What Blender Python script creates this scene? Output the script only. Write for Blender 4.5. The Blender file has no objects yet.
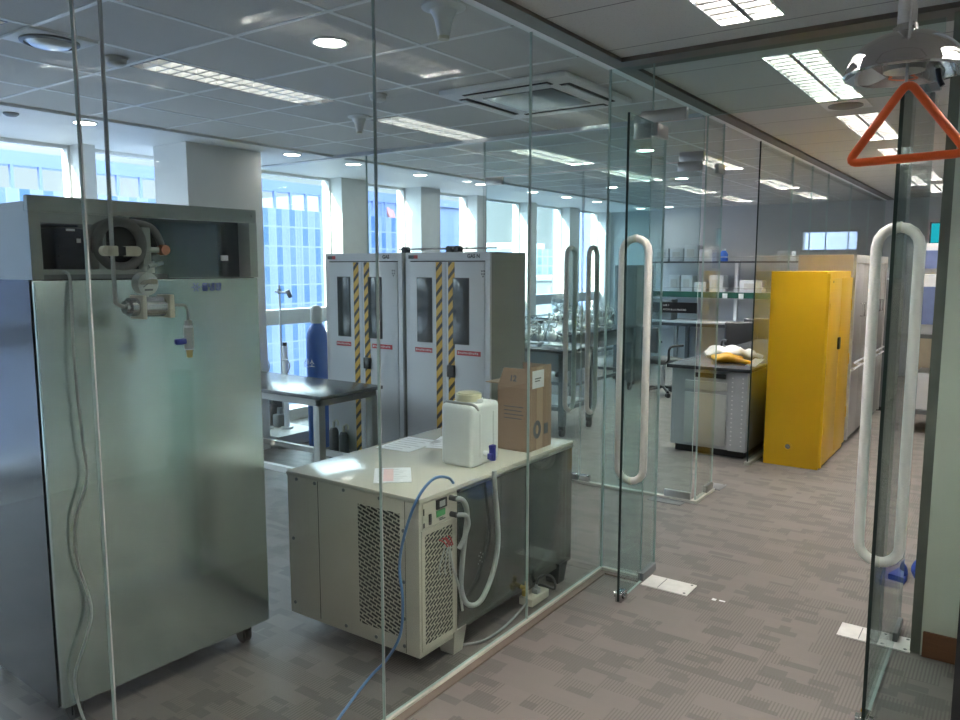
import bpy, bmesh, math, random
from mathutils import Vector, Matrix
random.seed(7)
S = bpy.context.scene
C = S.collection
PI = math.pi
BASE = {}

# ------------------------------------------------------------------ materials
def new_mat(name):
    m = bpy.data.materials.new(name); m.use_nodes = True
    nt = m.node_tree
    return m, nt, nt.nodes['Principled BSDF'], nt.nodes['Material Output']

def N(nt, t, **kw):
    n = nt.nodes.new(t)
    for k, v in kw.items():
        if k.startswith('i_'):
            key = k[2:]
            key = int(key) if key.isdigit() else key
            n.inputs[key].default_value = v
        else: setattr(n, k, v)
    return n

def math_node(nt, op, a, b=None, c=None):
    n = nt.nodes.new('ShaderNodeMath'); n.operation = op
    for i, v in enumerate((a, b, c)):
        if v is None: continue
        if isinstance(v, (int, float)): n.inputs[i].default_value = v
        else: nt.links.new(v, n.inputs[i])
    return n.outputs[0]

def mix_col(nt, f, a, b):
    n = nt.nodes.new('ShaderNodeMix'); n.data_type = 'RGBA'
    for i, v in ((0, f), (6, a), (7, b)):
        if isinstance(v, (int, float)): n.inputs[i].default_value = v
        elif isinstance(v, tuple): n.inputs[i].default_value = (*v, 1)
        else: nt.links.new(v, n.inputs[i])
    return n.outputs[2]

def xyz(nt):
    tc = nt.nodes.new('ShaderNodeTexCoord')
    s = nt.nodes.new('ShaderNodeSeparateXYZ')
    nt.links.new(tc.outputs['Object'], s.inputs[0])
    return tc.outputs['Object'], s.outputs[0], s.outputs[1], s.outputs[2]

def mat(name, col, rough=0.5, metal=0.0, var=0.05, scale=12.0, aniso=None, spec=None):
    m, nt, p, o = new_mat(name)
    co, x, y, z = xyz(nt)
    no = N(nt, 'ShaderNodeTexNoise', i_Scale=scale, i_Detail=3.0)
    if aniso:
        mp = N(nt, 'ShaderNodeMapping'); mp.inputs['Scale'].default_value = aniso
        nt.links.new(co, mp.inputs[0]); nt.links.new(mp.outputs[0], no.inputs['Vector'])
    else: nt.links.new(co, no.inputs['Vector'])
    d = tuple(max(0, c * (1 - var * 2)) for c in col); l = tuple(min(1, c * (1 + var * 2)) for c in col)
    nt.links.new(mix_col(nt, no.outputs['Fac'], d, l), p.inputs['Base Color'])
    p.inputs['Roughness'].default_value = rough; p.inputs['Metallic'].default_value = metal
    if spec is not None: p.inputs['Specular IOR Level'].default_value = spec
    return m

def emit(name, col, s):
    m, nt, p, o = new_mat(name)
    e = N(nt, 'ShaderNodeEmission'); e.inputs[0].default_value = (*col, 1); e.inputs[1].default_value = s
    nt.links.new(e.outputs[0], o.inputs[0]); return m

def glass_mat(name, tint, f0=0.045, rough=0.0):
    """thin architectural glass: straight-through tinted transmission plus Schlick reflection"""
    m, nt, p, o = new_mat(name)
    g = N(nt, 'ShaderNodeNewGeometry')
    d = N(nt, 'ShaderNodeVectorMath', operation='DOT_PRODUCT')
    nt.links.new(g.outputs['Incoming'], d.inputs[0]); nt.links.new(g.outputs['Normal'], d.inputs[1])
    a = math_node(nt, 'ABSOLUTE', d.outputs['Value'])
    q = math_node(nt, 'POWER', math_node(nt, 'SUBTRACT', 1.0, a), 5.0)
    f = math_node(nt, 'MULTIPLY_ADD', q, 1 - f0, f0)
    t = N(nt, 'ShaderNodeBsdfTransparent'); t.inputs[0].default_value = (*tint, 1)
    gl = N(nt, 'ShaderNodeBsdfGlossy'); gl.inputs['Roughness'].default_value = rough
    mx = N(nt, 'ShaderNodeMixShader')
    nt.links.new(f, mx.inputs[0]); nt.links.new(t.outputs[0], mx.inputs[1]); nt.links.new(gl.outputs[0], mx.inputs[2])
    nt.links.new(mx.outputs[0], o.inputs[0]); return m

M = {}
M['glass'] = glass_mat('partition_glass', (0.955, 0.985, 0.972), 0.035)
M['glass_green'] = glass_mat('greenish_partition_glass', (0.87, 0.952, 0.945), 0.035)
M['winglass'] = glass_mat('window_glass', (0.97, 0.985, 0.99), 0.02)
M['edge'] = mat('glass_edge', (0.45, 0.58, 0.55), 0.25, 0, 0.1)
M['dark_edge'] = mat('dark_glass_edge', (0.008, 0.022, 0.018), 0.3, 0, 0.2)
M['silicone'] = mat('joint_silicone', (0.42, 0.44, 0.43), 0.35)
M['wall_light'] = mat('white_wall_paint', (0.74, 0.75, 0.74), 0.7, 0, 0.02, 3)
M['wall'] = mat('grey_wall_paint', (0.56, 0.575, 0.59), 0.75, 0, 0.02, 3)
M['cream'] = mat('cream_wall_paint', (0.58, 0.585, 0.49), 0.7, 0, 0.02, 3)
M['white'] = mat('white_paint', (0.80, 0.81, 0.81), 0.6, 0, 0.02)
M['tbar'] = mat('white_t_bar', (0.88, 0.88, 0.88), 0.45, 0, 0.02)
M['rail'] = mat('bronze_rail', (0.15, 0.125, 0.105), 0.45, 0.3)
M['alu'] = mat('aluminium', (0.42, 0.43, 0.42), 0.38, 0.8, 0.05, 8)
M['alu_dark'] = mat('olive_aluminium', (0.19, 0.20, 0.17), 0.42, 0.7, 0.05)
M['chrome'] = mat('chrome', (0.55, 0.55, 0.55), 0.07, 1.0, 0.01)
M['steel'] = mat('brushed_steel', (0.45, 0.46, 0.45), 0.28, 1.0, 0.03, 6, (4, 4, 60))
M['handle'] = mat('cream_handle', (0.72, 0.70, 0.66), 0.35, 0, 0.02)
M['wood'] = mat('brown_wood', (0.16, 0.062, 0.025), 0.5, 0, 0.15, 8, (2, 2, 30))
M['trimwhite'] = mat('pale_trim', (0.52, 0.52, 0.46), 0.45, 0.2)
M['trimbrown'] = mat('brown_trim', (0.15, 0.115, 0.095), 0.5, 0.1)
M['black'] = mat('black_plastic', (0.014, 0.015, 0.017), 0.4)
M['blacktop'] = mat('black_worktop', (0.035, 0.037, 0.046), 0.27, 0, 0.1, 30, spec=1.0)
M['navy'] = mat('navy_casting', (0.012, 0.018, 0.045), 0.4)
M['rubber'] = mat('dark_rubber', (0.07, 0.072, 0.075), 0.6)
M['foam'] = mat('grey_foam_hose', (0.17, 0.175, 0.175), 0.65)
M['copper'] = mat('copper', (0.5, 0.2, 0.13), 0.35, 0.8)
M['beige'] = mat('beige_steel', (0.58, 0.55, 0.465), 0.4, 0, 0.02, 5)
M['beigetop'] = mat('beige_top', (0.62, 0.60, 0.52), 0.13, 0, 0.02, 5)
M['greyplastic'] = mat('grey_hose', (0.36, 0.39, 0.39), 0.4)
M['hosepale'] = mat('pale_hose', (0.48, 0.51, 0.50), 0.35)
M['blue'] = mat('blue_hose', (0.10, 0.22, 0.45), 0.35)
M['bluecyl'] = mat('blue_cylinder_paint', (0.02, 0.10, 0.42), 0.35)
M['bluevalve'] = mat('blue_lever', (0.015, 0.025, 0.28), 0.4)
M['bluecloth'] = mat('blue_fabric', (0.012, 0.05, 0.30), 0.7)
M['brass'] = mat('brass', (0.55, 0.40, 0.12), 0.3, 0.9)
M['orange'] = mat('orange_plastic', (0.76, 0.12, 0.02), 0.4, 0, 0.03)
M['yellow'] = mat('yellow_enamel', (0.70, 0.41, 0.006), 0.38, 0, 0.02, 4)
M['yellowbag'] = mat('yellow_bag', (0.75, 0.40, 0.01), 0.45)
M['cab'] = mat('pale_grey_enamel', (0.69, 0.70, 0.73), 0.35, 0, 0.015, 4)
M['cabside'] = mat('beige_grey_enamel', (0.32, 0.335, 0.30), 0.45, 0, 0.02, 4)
M['greydoor'] = mat('warm_grey_enamel', (0.36, 0.345, 0.335), 0.4, 0, 0.03, 4)
M['greyframe'] = mat('light_grey_frame', (0.52, 0.51, 0.49), 0.4)
M['tan'] = mat('tan_enamel', (0.50, 0.42, 0.31), 0.45)
M['red'] = mat('red_sticker', (0.52, 0.045, 0.055), 0.45)
M['stickertext'] = mat('sticker_print', (0.75, 0.62, 0.62), 0.5)
M['paper'] = mat('paper', (0.80, 0.81, 0.84), 0.6, 0, 0.02)
M['ink'] = mat('ink', (0.08, 0.085, 0.10), 0.6)
M['pink'] = mat('pink_highlight', (0.78, 0.55, 0.55), 0.6)
M['card'] = mat('cardboard', (0.31, 0.20, 0.13), 0.75, 0, 0.06, 20, (1, 1, 14))
M['cardlight'] = mat('cardboard_tape', (0.42, 0.29, 0.185), 0.5, 0, 0.05)
M['jug'] = mat('milky_plastic', (0.80, 0.84, 0.84), 0.35, 0, 0.01)
M['juglid'] = mat('cream_lid', (0.68, 0.65, 0.45), 0.4)
M['ivory'] = mat('ivory_plastic', (0.68, 0.66, 0.55), 0.45)
M['tablegrey'] = mat('table_frame_grey', (0.34, 0.345, 0.33), 0.45)
M['benchgrey'] = mat('bench_front_grey', (0.46, 0.475, 0.50), 0.45)
M['benchpale'] = mat('bench_panel_pale', (0.52, 0.54, 0.52), 0.45)
M['green'] = mat('green_shelf_edge', (0.01, 0.09, 0.06), 0.4)
M['darkgrey'] = mat('dark_grey_metal', (0.06, 0.063, 0.07), 0.4, 0.2)
M['midgrey'] = mat('mid_grey_metal', (0.18, 0.19, 0.20), 0.45, 0.3)
M['boxwhite'] = mat('white_carton', (0.62, 0.64, 0.66), 0.65, 0, 0.03)
M['label'] = mat('green_label', (0.08, 0.42, 0.14), 0.5)
M['darkwin'] = mat('dark_door_window', (0.05, 0.055, 0.062), 0.08, 0, 0.25, 6)
M['hazdisplay'] = mat('display_grey', (0.45, 0.47, 0.46), 0.3)
M['tubewhite'] = mat('white_tubing', (0.72, 0.76, 0.78), 0.25)
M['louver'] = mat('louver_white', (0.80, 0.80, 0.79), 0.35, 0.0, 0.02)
M['louver_darkened'] = mat('darkened_lit_louver', (0.075, 0.075, 0.073), 0.3, 0.0, 0.02)  # white blade colour darkened so blades under lit tubes stay readable
M['reflector_shaded'] = mat('painted_shade_reflector', (0.30, 0.30, 0.30), 0.4)  # shade between the blades put into the reflector colour
M['paleblue'] = mat('pale_blue_panel', (0.20, 0.26, 0.50), 0.4)
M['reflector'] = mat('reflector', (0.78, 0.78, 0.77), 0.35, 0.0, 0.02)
M['gap'] = mat('dark_gap', (0.02, 0.02, 0.02), 0.8)
M['mullion'] = mat('pale_mullion', (0.80, 0.81, 0.80), 0.5, 0.1)
M['mullion_grey'] = mat('grey_frame', (0.58, 0.61, 0.65), 0.45, 0.1)
M['lamp'] = emit('lamp_tube', (1.0, 0.95, 0.87), 62.0)
M['tube_weak_glow'] = emit('added_weak_tube_glow', (1.0, 0.96, 0.9), 2.6)  # weak glow added to the glazed room's tubes to lift its brightness
M['lamp_off'] = mat('unlit_tube', (0.75, 0.75, 0.75), 0.3)
M['down'] = emit('downlight_lens', (1.0, 0.96, 0.9), 12.0)
M['cyan'] = emit('cyan_screen', (0.02, 0.5, 0.6), 0.22)
M['sign_red'] = mat('red_sign', (0.62, 0.26, 0.25), 0.5)
M['plaquetext'] = mat('plaque_print', (0.95, 0.96, 0.96), 0.5)
M['logoblue'] = mat('logo_blue', (0.03, 0.06, 0.36), 0.4)

# freezer front: satin stainless skin
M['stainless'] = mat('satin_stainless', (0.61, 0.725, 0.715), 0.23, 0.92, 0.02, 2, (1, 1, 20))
M['stainless_dark_mirrored'] = mat('satin_stainless_painted_reflection', (0.03, 0.034, 0.042), 0.2, 0.92, 0.03, 2)  # dark surroundings mirrored in the freezer side are put into its colour
M['stainless_panel'] = mat('grey_coated_panel', (0.135, 0.155, 0.15), 0.15, 0.75, 0.03, 2)
M['frame'] = mat('freezer_frame', (0.36, 0.385, 0.365), 0.4, 0.5, 0.02)

def carpet():
    m, nt, p, o = new_mat('striped_carpet_tile')
    co, x, y, z = xyz(nt)
    def brick(w, h, off, sx):
        b = N(nt, 'ShaderNodeTexBrick', offset=off, offset_frequency=2, squash=sx, squash_frequency=3)
        b.inputs['Color1'].default_value = (0, 0, 0, 1); b.inputs['Color2'].default_value = (1, 1, 1, 1)
        b.inputs['Scale'].default_value = 1.0; b.inputs['Mortar Size'].default_value = 0.0
        b.inputs['Brick Width'].default_value = w; b.inputs['Row Height'].default_value = h; b.inputs['Bias'].default_value = 0.0
        nt.links.new(co, b.inputs['Vector']); return b.outputs['Color']
    def bw(c):
        n = N(nt, 'ShaderNodeRGBToBW'); nt.links.new(c, n.inputs[0]); return n.outputs[0]
    b1 = bw(brick(0.10, 0.048, 0.37, 1.5)); b2 = bw(brick(0.17, 0.10, 0.61, 0.7)); b3 = bw(brick(0.5, 0.5, 0.5, 1))
    dark = math_node(nt, 'GREATER_THAN', math_node(nt, 'ADD', math_node(nt, 'MULTIPLY', b1, 0.65), math_node(nt, 'MULTIPLY', b2, 0.35)), 0.62)
    stripe = math_node(nt, 'SINE', math_node(nt, 'MULTIPLY', x, 2 * PI / 0.0135))
    smask = math_node(nt, 'MULTIPLY', math_node(nt, 'GREATER_THAN', stripe, 0.15), math_node(nt, 'GREATER_THAN', b2, 0.34))
    nz = N(nt, 'ShaderNodeTexNoise', i_Scale=240.0, i_Detail=2.0); nt.links.new(co, nz.inputs['Vector'])
    nb = N(nt, 'ShaderNodeTexNoise', i_Scale=1.6, i_Detail=4.0); nt.links.new(co, nb.inputs['Vector'])
    c = mix_col(nt, math_node(nt, 'MULTIPLY', b1, 0.6), (0.178, 0.158, 0.147), (0.150, 0.135, 0.127))
    c = mix_col(nt, math_node(nt, 'MULTIPLY', dark, 0.9), c, (0.088, 0.083, 0.081))
    c = mix_col(nt, math_node(nt, 'MULTIPLY', smask, 0.75), c, (0.075, 0.065, 0.06))
    c = mix_col(nt, math_node(nt, 'MULTIPLY', b3, 0.25), c, (0.135, 0.121, 0.112))
    c = mix_col(nt, math_node(nt, 'MULTIPLY', nz.outputs['Fac'], 0.25), c, (0.25, 0.225, 0.205))
    c = mix_col(nt, math_node(nt, 'MULTIPLY', nb.outputs['Fac'], 0.3), c, (0.126, 0.113, 0.107))
    nt.links.new(c, p.inputs['Base Color'])
    p.inputs['Roughness'].default_value = 0.48
    p.inputs['Specular IOR Level'].default_value = 0.42
    bp = N(nt, 'ShaderNodeBump'); bp.inputs['Strength'].default_value = 0.25; bp.inputs['Distance'].default_value = 0.002
    nt.links.new(nz.outputs['Fac'], bp.inputs['Height']); nt.links.new(bp.outputs[0], p.inputs['Normal'])
    return m
M['carpet'] = carpet()

def ceiling_tile():
    m, nt, p, o = new_mat('mineral_ceiling_tile')
    co, x, y, z = xyz(nt)
    fy = math_node(nt, 'FRACT', math_node(nt, 'DIVIDE', math_node(nt, 'ADD', y, 12.35), 0.6))
    line = math_node(nt, 'LESS_THAN', math_node(nt, 'ABSOLUTE', math_node(nt, 'SUBTRACT', fy, 0.5)), 0.0075)
    nz = N(nt, 'ShaderNodeTexNoise', i_Scale=160.0, i_Detail=2.0); nt.links.new(co, nz.inputs['Vector'])
    sp = math_node(nt, 'GREATER_THAN', nz.outputs['Fac'], 0.62)
    c = mix_col(nt, math_node(nt, 'MULTIPLY', sp, 0.35), (0.64, 0.63, 0.605), (0.40, 0.395, 0.38))
    c = mix_col(nt, line, c, (0.24, 0.235, 0.225))
    nt.links.new(c, p.inputs['Base Color']); p.inputs['Roughness'].default_value = 0.9
    return m
M['tile'] = ceiling_tile()

def slot_grille(name, axis):
    """expanded-metal sheet: dark slanted slots between beige strands"""
    m, nt, p, o = new_mat(name)
    co, x, y, z = xyz(nt)
    u = x if axis == 'x' else y
    cb = N(nt, 'ShaderNodeCombineXYZ')
    sh = math_node(nt, 'MULTIPLY_ADD', z, -0.25 if axis == 'x' else 0.35, u)
    nt.links.new(sh, cb.inputs[0])
    nt.links.new(math_node(nt, 'MULTIPLY_ADD', u, 0.30 if axis == 'x' else -0.50, z), cb.inputs[1])
    b = N(nt, 'ShaderNodeTexBrick', offset=0.5)
    b.inputs['Color1'].default_value = (0.012, 0.012, 0.012, 1); b.inputs['Color2'].default_value = (0.02, 0.02, 0.02, 1)
    b.inputs['Mortar'].default_value = (0.47, 0.45, 0.37, 1)
    b.inputs['Scale'].default_value = 1.0; b.inputs['Brick Width'].default_value = 0.044; b.inputs['Row Height'].default_value = 0.0175
    b.inputs['Mortar Size'].default_value = 0.0037; b.inputs['Mortar Smooth'].default_value = 0.1
    nt.links.new(cb.outputs[0], b.inputs['Vector']); nt.links.new(b.outputs['Color'], p.inputs['Base Color'])
    p.inputs['Roughness'].default_value = 0.5
    return m
M['grille_x'] = slot_grille('slotted_grille_side', 'x')
M['grille_y'] = slot_grille('slotted_grille_front', 'y')

def perforated():
    m, nt, p, o = new_mat('perforated_strip')
    co, x, y, z = xyz(nt)
    f = math_node(nt, 'FRACT', math_node(nt, 'DIVIDE', z, 0.04))
    nt.links.new(mix_col(nt, math_node(nt, 'LESS_THAN', f, 0.22), (0.46, 0.475, 0.50), (0.80, 0.80, 0.80)), p.inputs['Base Color'])
    p.inputs['Roughness'].default_value = 0.45
    return m
M['perforated'] = perforated()

def hazard():
    m, nt, p, o = new_mat('hazard_tape')
    co, x, y, z = xyz(nt)
    f = math_node(nt, 'FRACT', math_node(nt, 'DIVIDE', math_node(nt, 'SUBTRACT', z, math_node(nt, 'MULTIPLY', x, 1.1)), 0.098))
    nt.links.new(mix_col(nt, math_node(nt, 'LESS_THAN', f, 0.38), (0.74, 0.43, 0.06), (0.035, 0.025, 0.015)), p.inputs['Base Color'])
    p.inputs['Roughness'].default_value = 0.4
    return m
M['hazard'] = hazard()

def facade(name, glassA, glassB, frame, cw, ch, fw, axis='y'):
    m, nt, p, o = new_mat(name)
    co, x, y, z = xyz(nt)
    u = math_node(nt, 'DIVIDE', y if axis == 'y' else x, cw); v = math_node(nt, 'DIVIDE', z, ch)
    cb = N(nt, 'ShaderNodeCombineXYZ')
    nt.links.new(math_node(nt, 'FLOOR', u), cb.inputs[0]); nt.links.new(math_node(nt, 'FLOOR', v), cb.inputs[1])
    wn = N(nt, 'ShaderNodeTexWhiteNoise', noise_dimensions='2D'); nt.links.new(cb.outputs[0], wn.inputs['Vector'])
    alt = math_node(nt, 'GREATER_THAN', math_node(nt, 'FRACT', math_node(nt, 'MULTIPLY', math_node(nt, 'FLOOR', u), 0.5)), 0.25)
    pick = math_node(nt, 'MULTIPLY', alt, math_node(nt, 'MULTIPLY_ADD', wn.outputs['Value'], 0.6, 0.4))
    c = mix_col(nt, pick, glassA, glassB)
    e1 = math_node(nt, 'GREATER_THAN', math_node(nt, 'ABSOLUTE', math_node(nt, 'SUBTRACT', math_node(nt, 'FRACT', u), 0.5)), 0.5 - fw)
    e2 = math_node(nt, 'GREATER_THAN', math_node(nt, 'ABSOLUTE', math_node(nt, 'SUBTRACT', math_node(nt, 'FRACT', v), 0.5)), 0.5 - fw * 0.7)
    c = mix_col(nt, math_node(nt, 'MAXIMUM', e1, e2), c, frame)
    nt.links.new(c, p.inputs['Base Color']); p.inputs['Roughness'].default_value = 0.35
    return m
M['towerA'] = facade('tower_glass_facade', (0.205, 0.25, 0.40), (0.055, 0.125, 0.255), (0.26, 0.295, 0.45), 0.84, 1.9, 0.06)
M['towerB'] = facade('pale_blue_facade', (0.18, 0.235, 0.385), (0.155, 0.21, 0.355), (0.12, 0.17, 0.30), 9.0, 4.2, 0.02)
M['towerC'] = facade('far_glass_facade', (0.25, 0.29, 0.40), (0.12, 0.195, 0.32), (0.38, 0.40, 0.45), 4.0, 3.5, 0.12)
M['lowslab'] = facade('pale_slab_facade', (0.46, 0.45, 0.43), (0.27, 0.25, 0.23), (0.50, 0.49, 0.47), 7.0, 4.0, 0.16)
M['bldwhite'] = mat('pale_building_panel', (0.52, 0.53, 0.54), 0.6, 0, 0.03, 0.3)
M['bldblue'] = mat('blue_building_beam', (0.16, 0.21, 0.37), 0.5, 0, 0.03, 0.3)

# ------------------------------------------------------------------ geometry builder
class MB:
    def __init__(s): s.v = []; s.f = []; s.m = []
    def add(s, vs, fs, mi=0):
        o = len(s.v); s.v += [tuple(v) for v in vs]
        for f in fs: s.f.append([i + o for i in f]); s.m.append(mi)
        return s
    def box(s, x0, x1, y0, y1, z0, z1, mi=0, bev=0.0, seg=2):
        x0, x1 = sorted((x0, x1)); y0, y1 = sorted((y0, y1)); z0, z1 = sorted((z0, z1))
        vs = [(x, y, z) for z in (z0, z1) for y in (y0, y1) for x in (x0, x1)]
        fs = [(0, 2, 3, 1), (4, 5, 7, 6), (0, 1, 5, 4), (2, 6, 7, 3), (0, 4, 6, 2), (1, 3, 7, 5)]
        if bev <= 0: return s.add(vs, fs, mi)
        bm = bmesh.new(); bv = [bm.verts.new(v) for v in vs]
        for f in fs: bm.faces.new([bv[i] for i in f])
        b = min(bev, 0.49 * min(x1 - x0, y1 - y0, z1 - z0))
        bmesh.ops.bevel(bm, geom=list(bm.edges), offset=b, segments=seg, affect='EDGES', profile=0.5)
        bm.verts.ensure_lookup_table(); bm.verts.index_update()
        s.add([v.co[:] for v in bm.verts], [[v.index for v in f.verts] for f in bm.faces], mi); bm.free(); return s
    def cyl(s, p0, p1, r0, r1=None, seg=20, mi=0, caps=True):
        r1 = r0 if r1 is None else r1
        p0 = Vector(p0); p1 = Vector(p1); d = (p1 - p0).normalized()
        a = Vector((0, 0, 1)) if abs(d.z) < 0.9 else Vector((1, 0, 0))
        u = d.cross(a).normalized(); w = d.cross(u)
        vs = []
        for p, r in ((p0, r0), (p1, r1)):
            vs += [p + (u * math.cos(2 * PI * i / seg) + w * math.sin(2 * PI * i / seg)) * r for i in range(seg)]
        fs = [(i, (i + 1) % seg, seg + (i + 1) % seg, seg + i) for i in range(seg)]
        if caps: fs += [list(range(seg - 1, -1, -1)), list(range(seg, 2 * seg))]
        return s.add(vs, fs, mi)
    def lathe(s, prof, c, axis=(0, 0, 1), seg=28, mi=0):
        c = Vector(c); d = Vector(axis).normalized()
        a = Vector((1, 0, 0)) if abs(d.x) < 0.9 else Vector((0, 1, 0))
        u = d.cross(a).normalized(); w = d.cross(u); vs = []; n = len(prof)
        for r, h in prof:
            vs += [c + d * h + (u * math.cos(2 * PI * i / seg) + w * math.sin(2 * PI * i / seg)) * max(r, 1e-4) for i in range(seg)]
        fs = [(k * seg + i, k * seg + (i + 1) % seg, (k + 1) * seg + (i + 1) % seg, (k + 1) * seg + i) for k in range(n - 1) for i in range(seg)]
        return s.add(vs, fs, mi)
    def tube(s, pts, r, seg=10, mi=0, smooth=0, closed=False):
        P = [Vector(p) for p in pts]
        if smooth:
            Q = []; n = len(P)
            for i in range(n if closed else n - 1):
                if closed: p0, p1, p2, p3 = P[i - 1], P[i], P[(i + 1) % n], P[(i + 2) % n]
                else: p0, p1, p2, p3 = P[max(i - 1, 0)], P[i], P[i + 1], P[min(i + 2, n - 1)]
                for k in range(smooth):
                    t = k / smooth
                    Q.append(0.5 * ((2 * p1) + (p2 - p0) * t + (2 * p0 - 5 * p1 + 4 * p2 - p3) * t * t + (3 * p1 - p0 - 3 * p2 + p3) * t ** 3))
            if not closed: Q.append(P[-1])
            P = Q
        n = len(P); vs = []; u = None
        for i in range(n):
            a = P[i - 1] if (i > 0 or closed) else P[i]; b = P[(i + 1) % n] if (i < n - 1 or closed) else P[i]
            d = (b - a).normalized()
            if u is None:
                h = Vector((0, 0, 1)) if abs(d.z) < 0.9 else Vector((1, 0, 0)); u = d.cross(h).normalized()
            u = (u - d * u.dot(d)).normalized(); w = d.cross(u)
            vs += [P[i] + (u * math.cos(2 * PI * k / seg) + w * math.sin(2 * PI * k / seg)) * r for k in range(seg)]
        fs = []
        for i in range(n if closed else n - 1):
            j = (i + 1) % n
            fs += [(i * seg + k, i * seg + (k + 1) % seg, j * seg + (k + 1) % seg, j * seg + k) for k in range(seg)]
        if not closed: fs += [list(range(seg - 1, -1, -1)), list(range((n - 1) * seg, n * seg))]
        return s.add(vs, fs, mi)
    def prism(s, poly, axis, a0, a1, mi=0):
        def P(u, v, a): return {'x': (a, u, v), 'y': (u, a, v), 'z': (u, v, a)}[axis]
        n = len(poly)
        vs = [P(u, v, a0) for u, v in poly] + [P(u, v, a1) for u, v in poly]
        fs = [list(range(n - 1, -1, -1)), list(range(n, 2 * n))] + [(i, (i + 1) % n, n + (i + 1) % n, n + i) for i in range(n)]
        return s.add(vs, fs, mi)
    def sphere(s, c, r, sq=(1, 1, 1), mi=0, seg=16, rings=10):
        vs = []
        for i in range(rings + 1):
            t = PI * i / rings
            vs += [(c[0] + r * sq[0] * math.sin(t) * math.cos(2 * PI * k / seg), c[1] + r * sq[1] * math.sin(t) * math.sin(2 * PI * k / seg), c[2] + r * sq[2] * math.cos(t)) for k in range(seg)]
        fs = [(i * seg + k, (i + 1) * seg + k, (i + 1) * seg + (k + 1) % seg, i * seg + (k + 1) % seg) for i in range(rings) for k in range(seg)]
        return s.add(vs, fs, mi)
    def rot(s, c, ang):
        ca, sa = math.cos(ang), math.sin(ang)
        s.v = [(c[0] + (x - c[0]) * ca - (y - c[1]) * sa, c[1] + (x - c[0]) * sa + (y - c[1]) * ca, z) for x, y, z in s.v]; return s
    def build(s, name, mats, parent=None, base=None, smooth=True):
        if isinstance(mats, str): mats = [mats]
        b = Vector(base) if base is not None else (Vector(BASE[parent.name]) if parent else Vector((0, 0, 0)))
        me = bpy.data.meshes.new(name)
        bm = bmesh.new(); bv = [bm.verts.new((v[0] - b.x, v[1] - b.y, v[2] - b.z)) for v in s.v]
        for f, mi in zip(s.f, s.m):
            try:
                q = bm.faces.new([bv[i] for i in f]); q.material_index = mi; q.smooth = smooth
            except ValueError: pass
        bmesh.ops.recalc_face_normals(bm, faces=bm.faces)
        bm.to_mesh(me); bm.free()
        if smooth: me.set_sharp_from_angle(angle=math.radians(38))
        for k in mats: me.materials.append(M[k])
        o = bpy.data.objects.new(name, me); C.objects.link(o)
        BASE[o.name] = tuple(b)
        if parent: o.parent = parent
        else: o.location = b
        return o

def tag(o, label, cat, group=None, kind=None):
    o['label'] = label; o['category'] = cat
    if group: o['group'] = group
    if kind: o['kind'] = kind
    return o
def thing(name, label, cat, base, group=None, kind=None):
    o = bpy.data.objects.new(name, None); C.objects.link(o); o.location = base; o.empty_display_size = 0.05
    BASE[o.name] = tuple(base); return tag(o, label, cat, group, kind)
def dup(o, loc=None, rz=None, label=None, parent=None):
    c = o.copy(); C.objects.link(c)
    if parent: c.parent = parent
    if loc is not None: c.location = loc
    if rz is not None: c.rotation_euler[2] = rz
    if label: c['label'] = label
    for ch in list(o.children): dup(ch, parent=c)
    return c
def text(body, size, loc, rot, m, name, parent=None, extrude=0.0006, align='LEFT', sx=1.0, bold=0.0):
    cu = bpy.data.curves.new(name, 'FONT'); cu.body = body; cu.size = size; cu.extrude = extrude; cu.align_x = align; cu.offset = bold; cu.align_y = 'CENTER'
    cu.materials.append(M[m])
    o = bpy.data.objects.new(name, cu); C.objects.link(o)
    b = Vector(BASE[parent.name]) if parent else Vector((0, 0, 0))
    o.location = Vector(loc) - b; o.rotation_euler = rot; o.scale = (sx, 1, 1)
    me = bpy.data.meshes.new_from_object(o); bpy.data.objects.remove(o); bpy.data.curves.remove(cu)
    o = bpy.data.objects.new(name, me); C.objects.link(o)
    o.location = Vector(loc) - b; o.rotation_euler = rot; o.scale = (sx, 1, 1)
    if parent: o.parent = parent
    return o
ROT_NY = (PI / 2, 0, 0)             # reads from the -Y side
ROT_PX = (PI / 2, 0, PI / 2)        # reads from the +X side
# ------------------------------------------------------------------ the setting
CZ = 2.74
XW = -1.845                       # plane of the long glass partition
Y1, Y2 = 3.815, 5.33              # the two cross partitions
def struct(name, mb, mats, label, cat, parent=None, smooth=False):
    o = mb.build(name, mats, parent, smooth=smooth)
    if not parent: tag(o, label, cat, kind='structure')
    return o

struct('floor', MB().box(-6.9, 2.35, -2.4, 13.8, -0.12, 0.0), 'carpet', 'grey brown carpet tile floor with striped blocks', 'floor')

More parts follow.
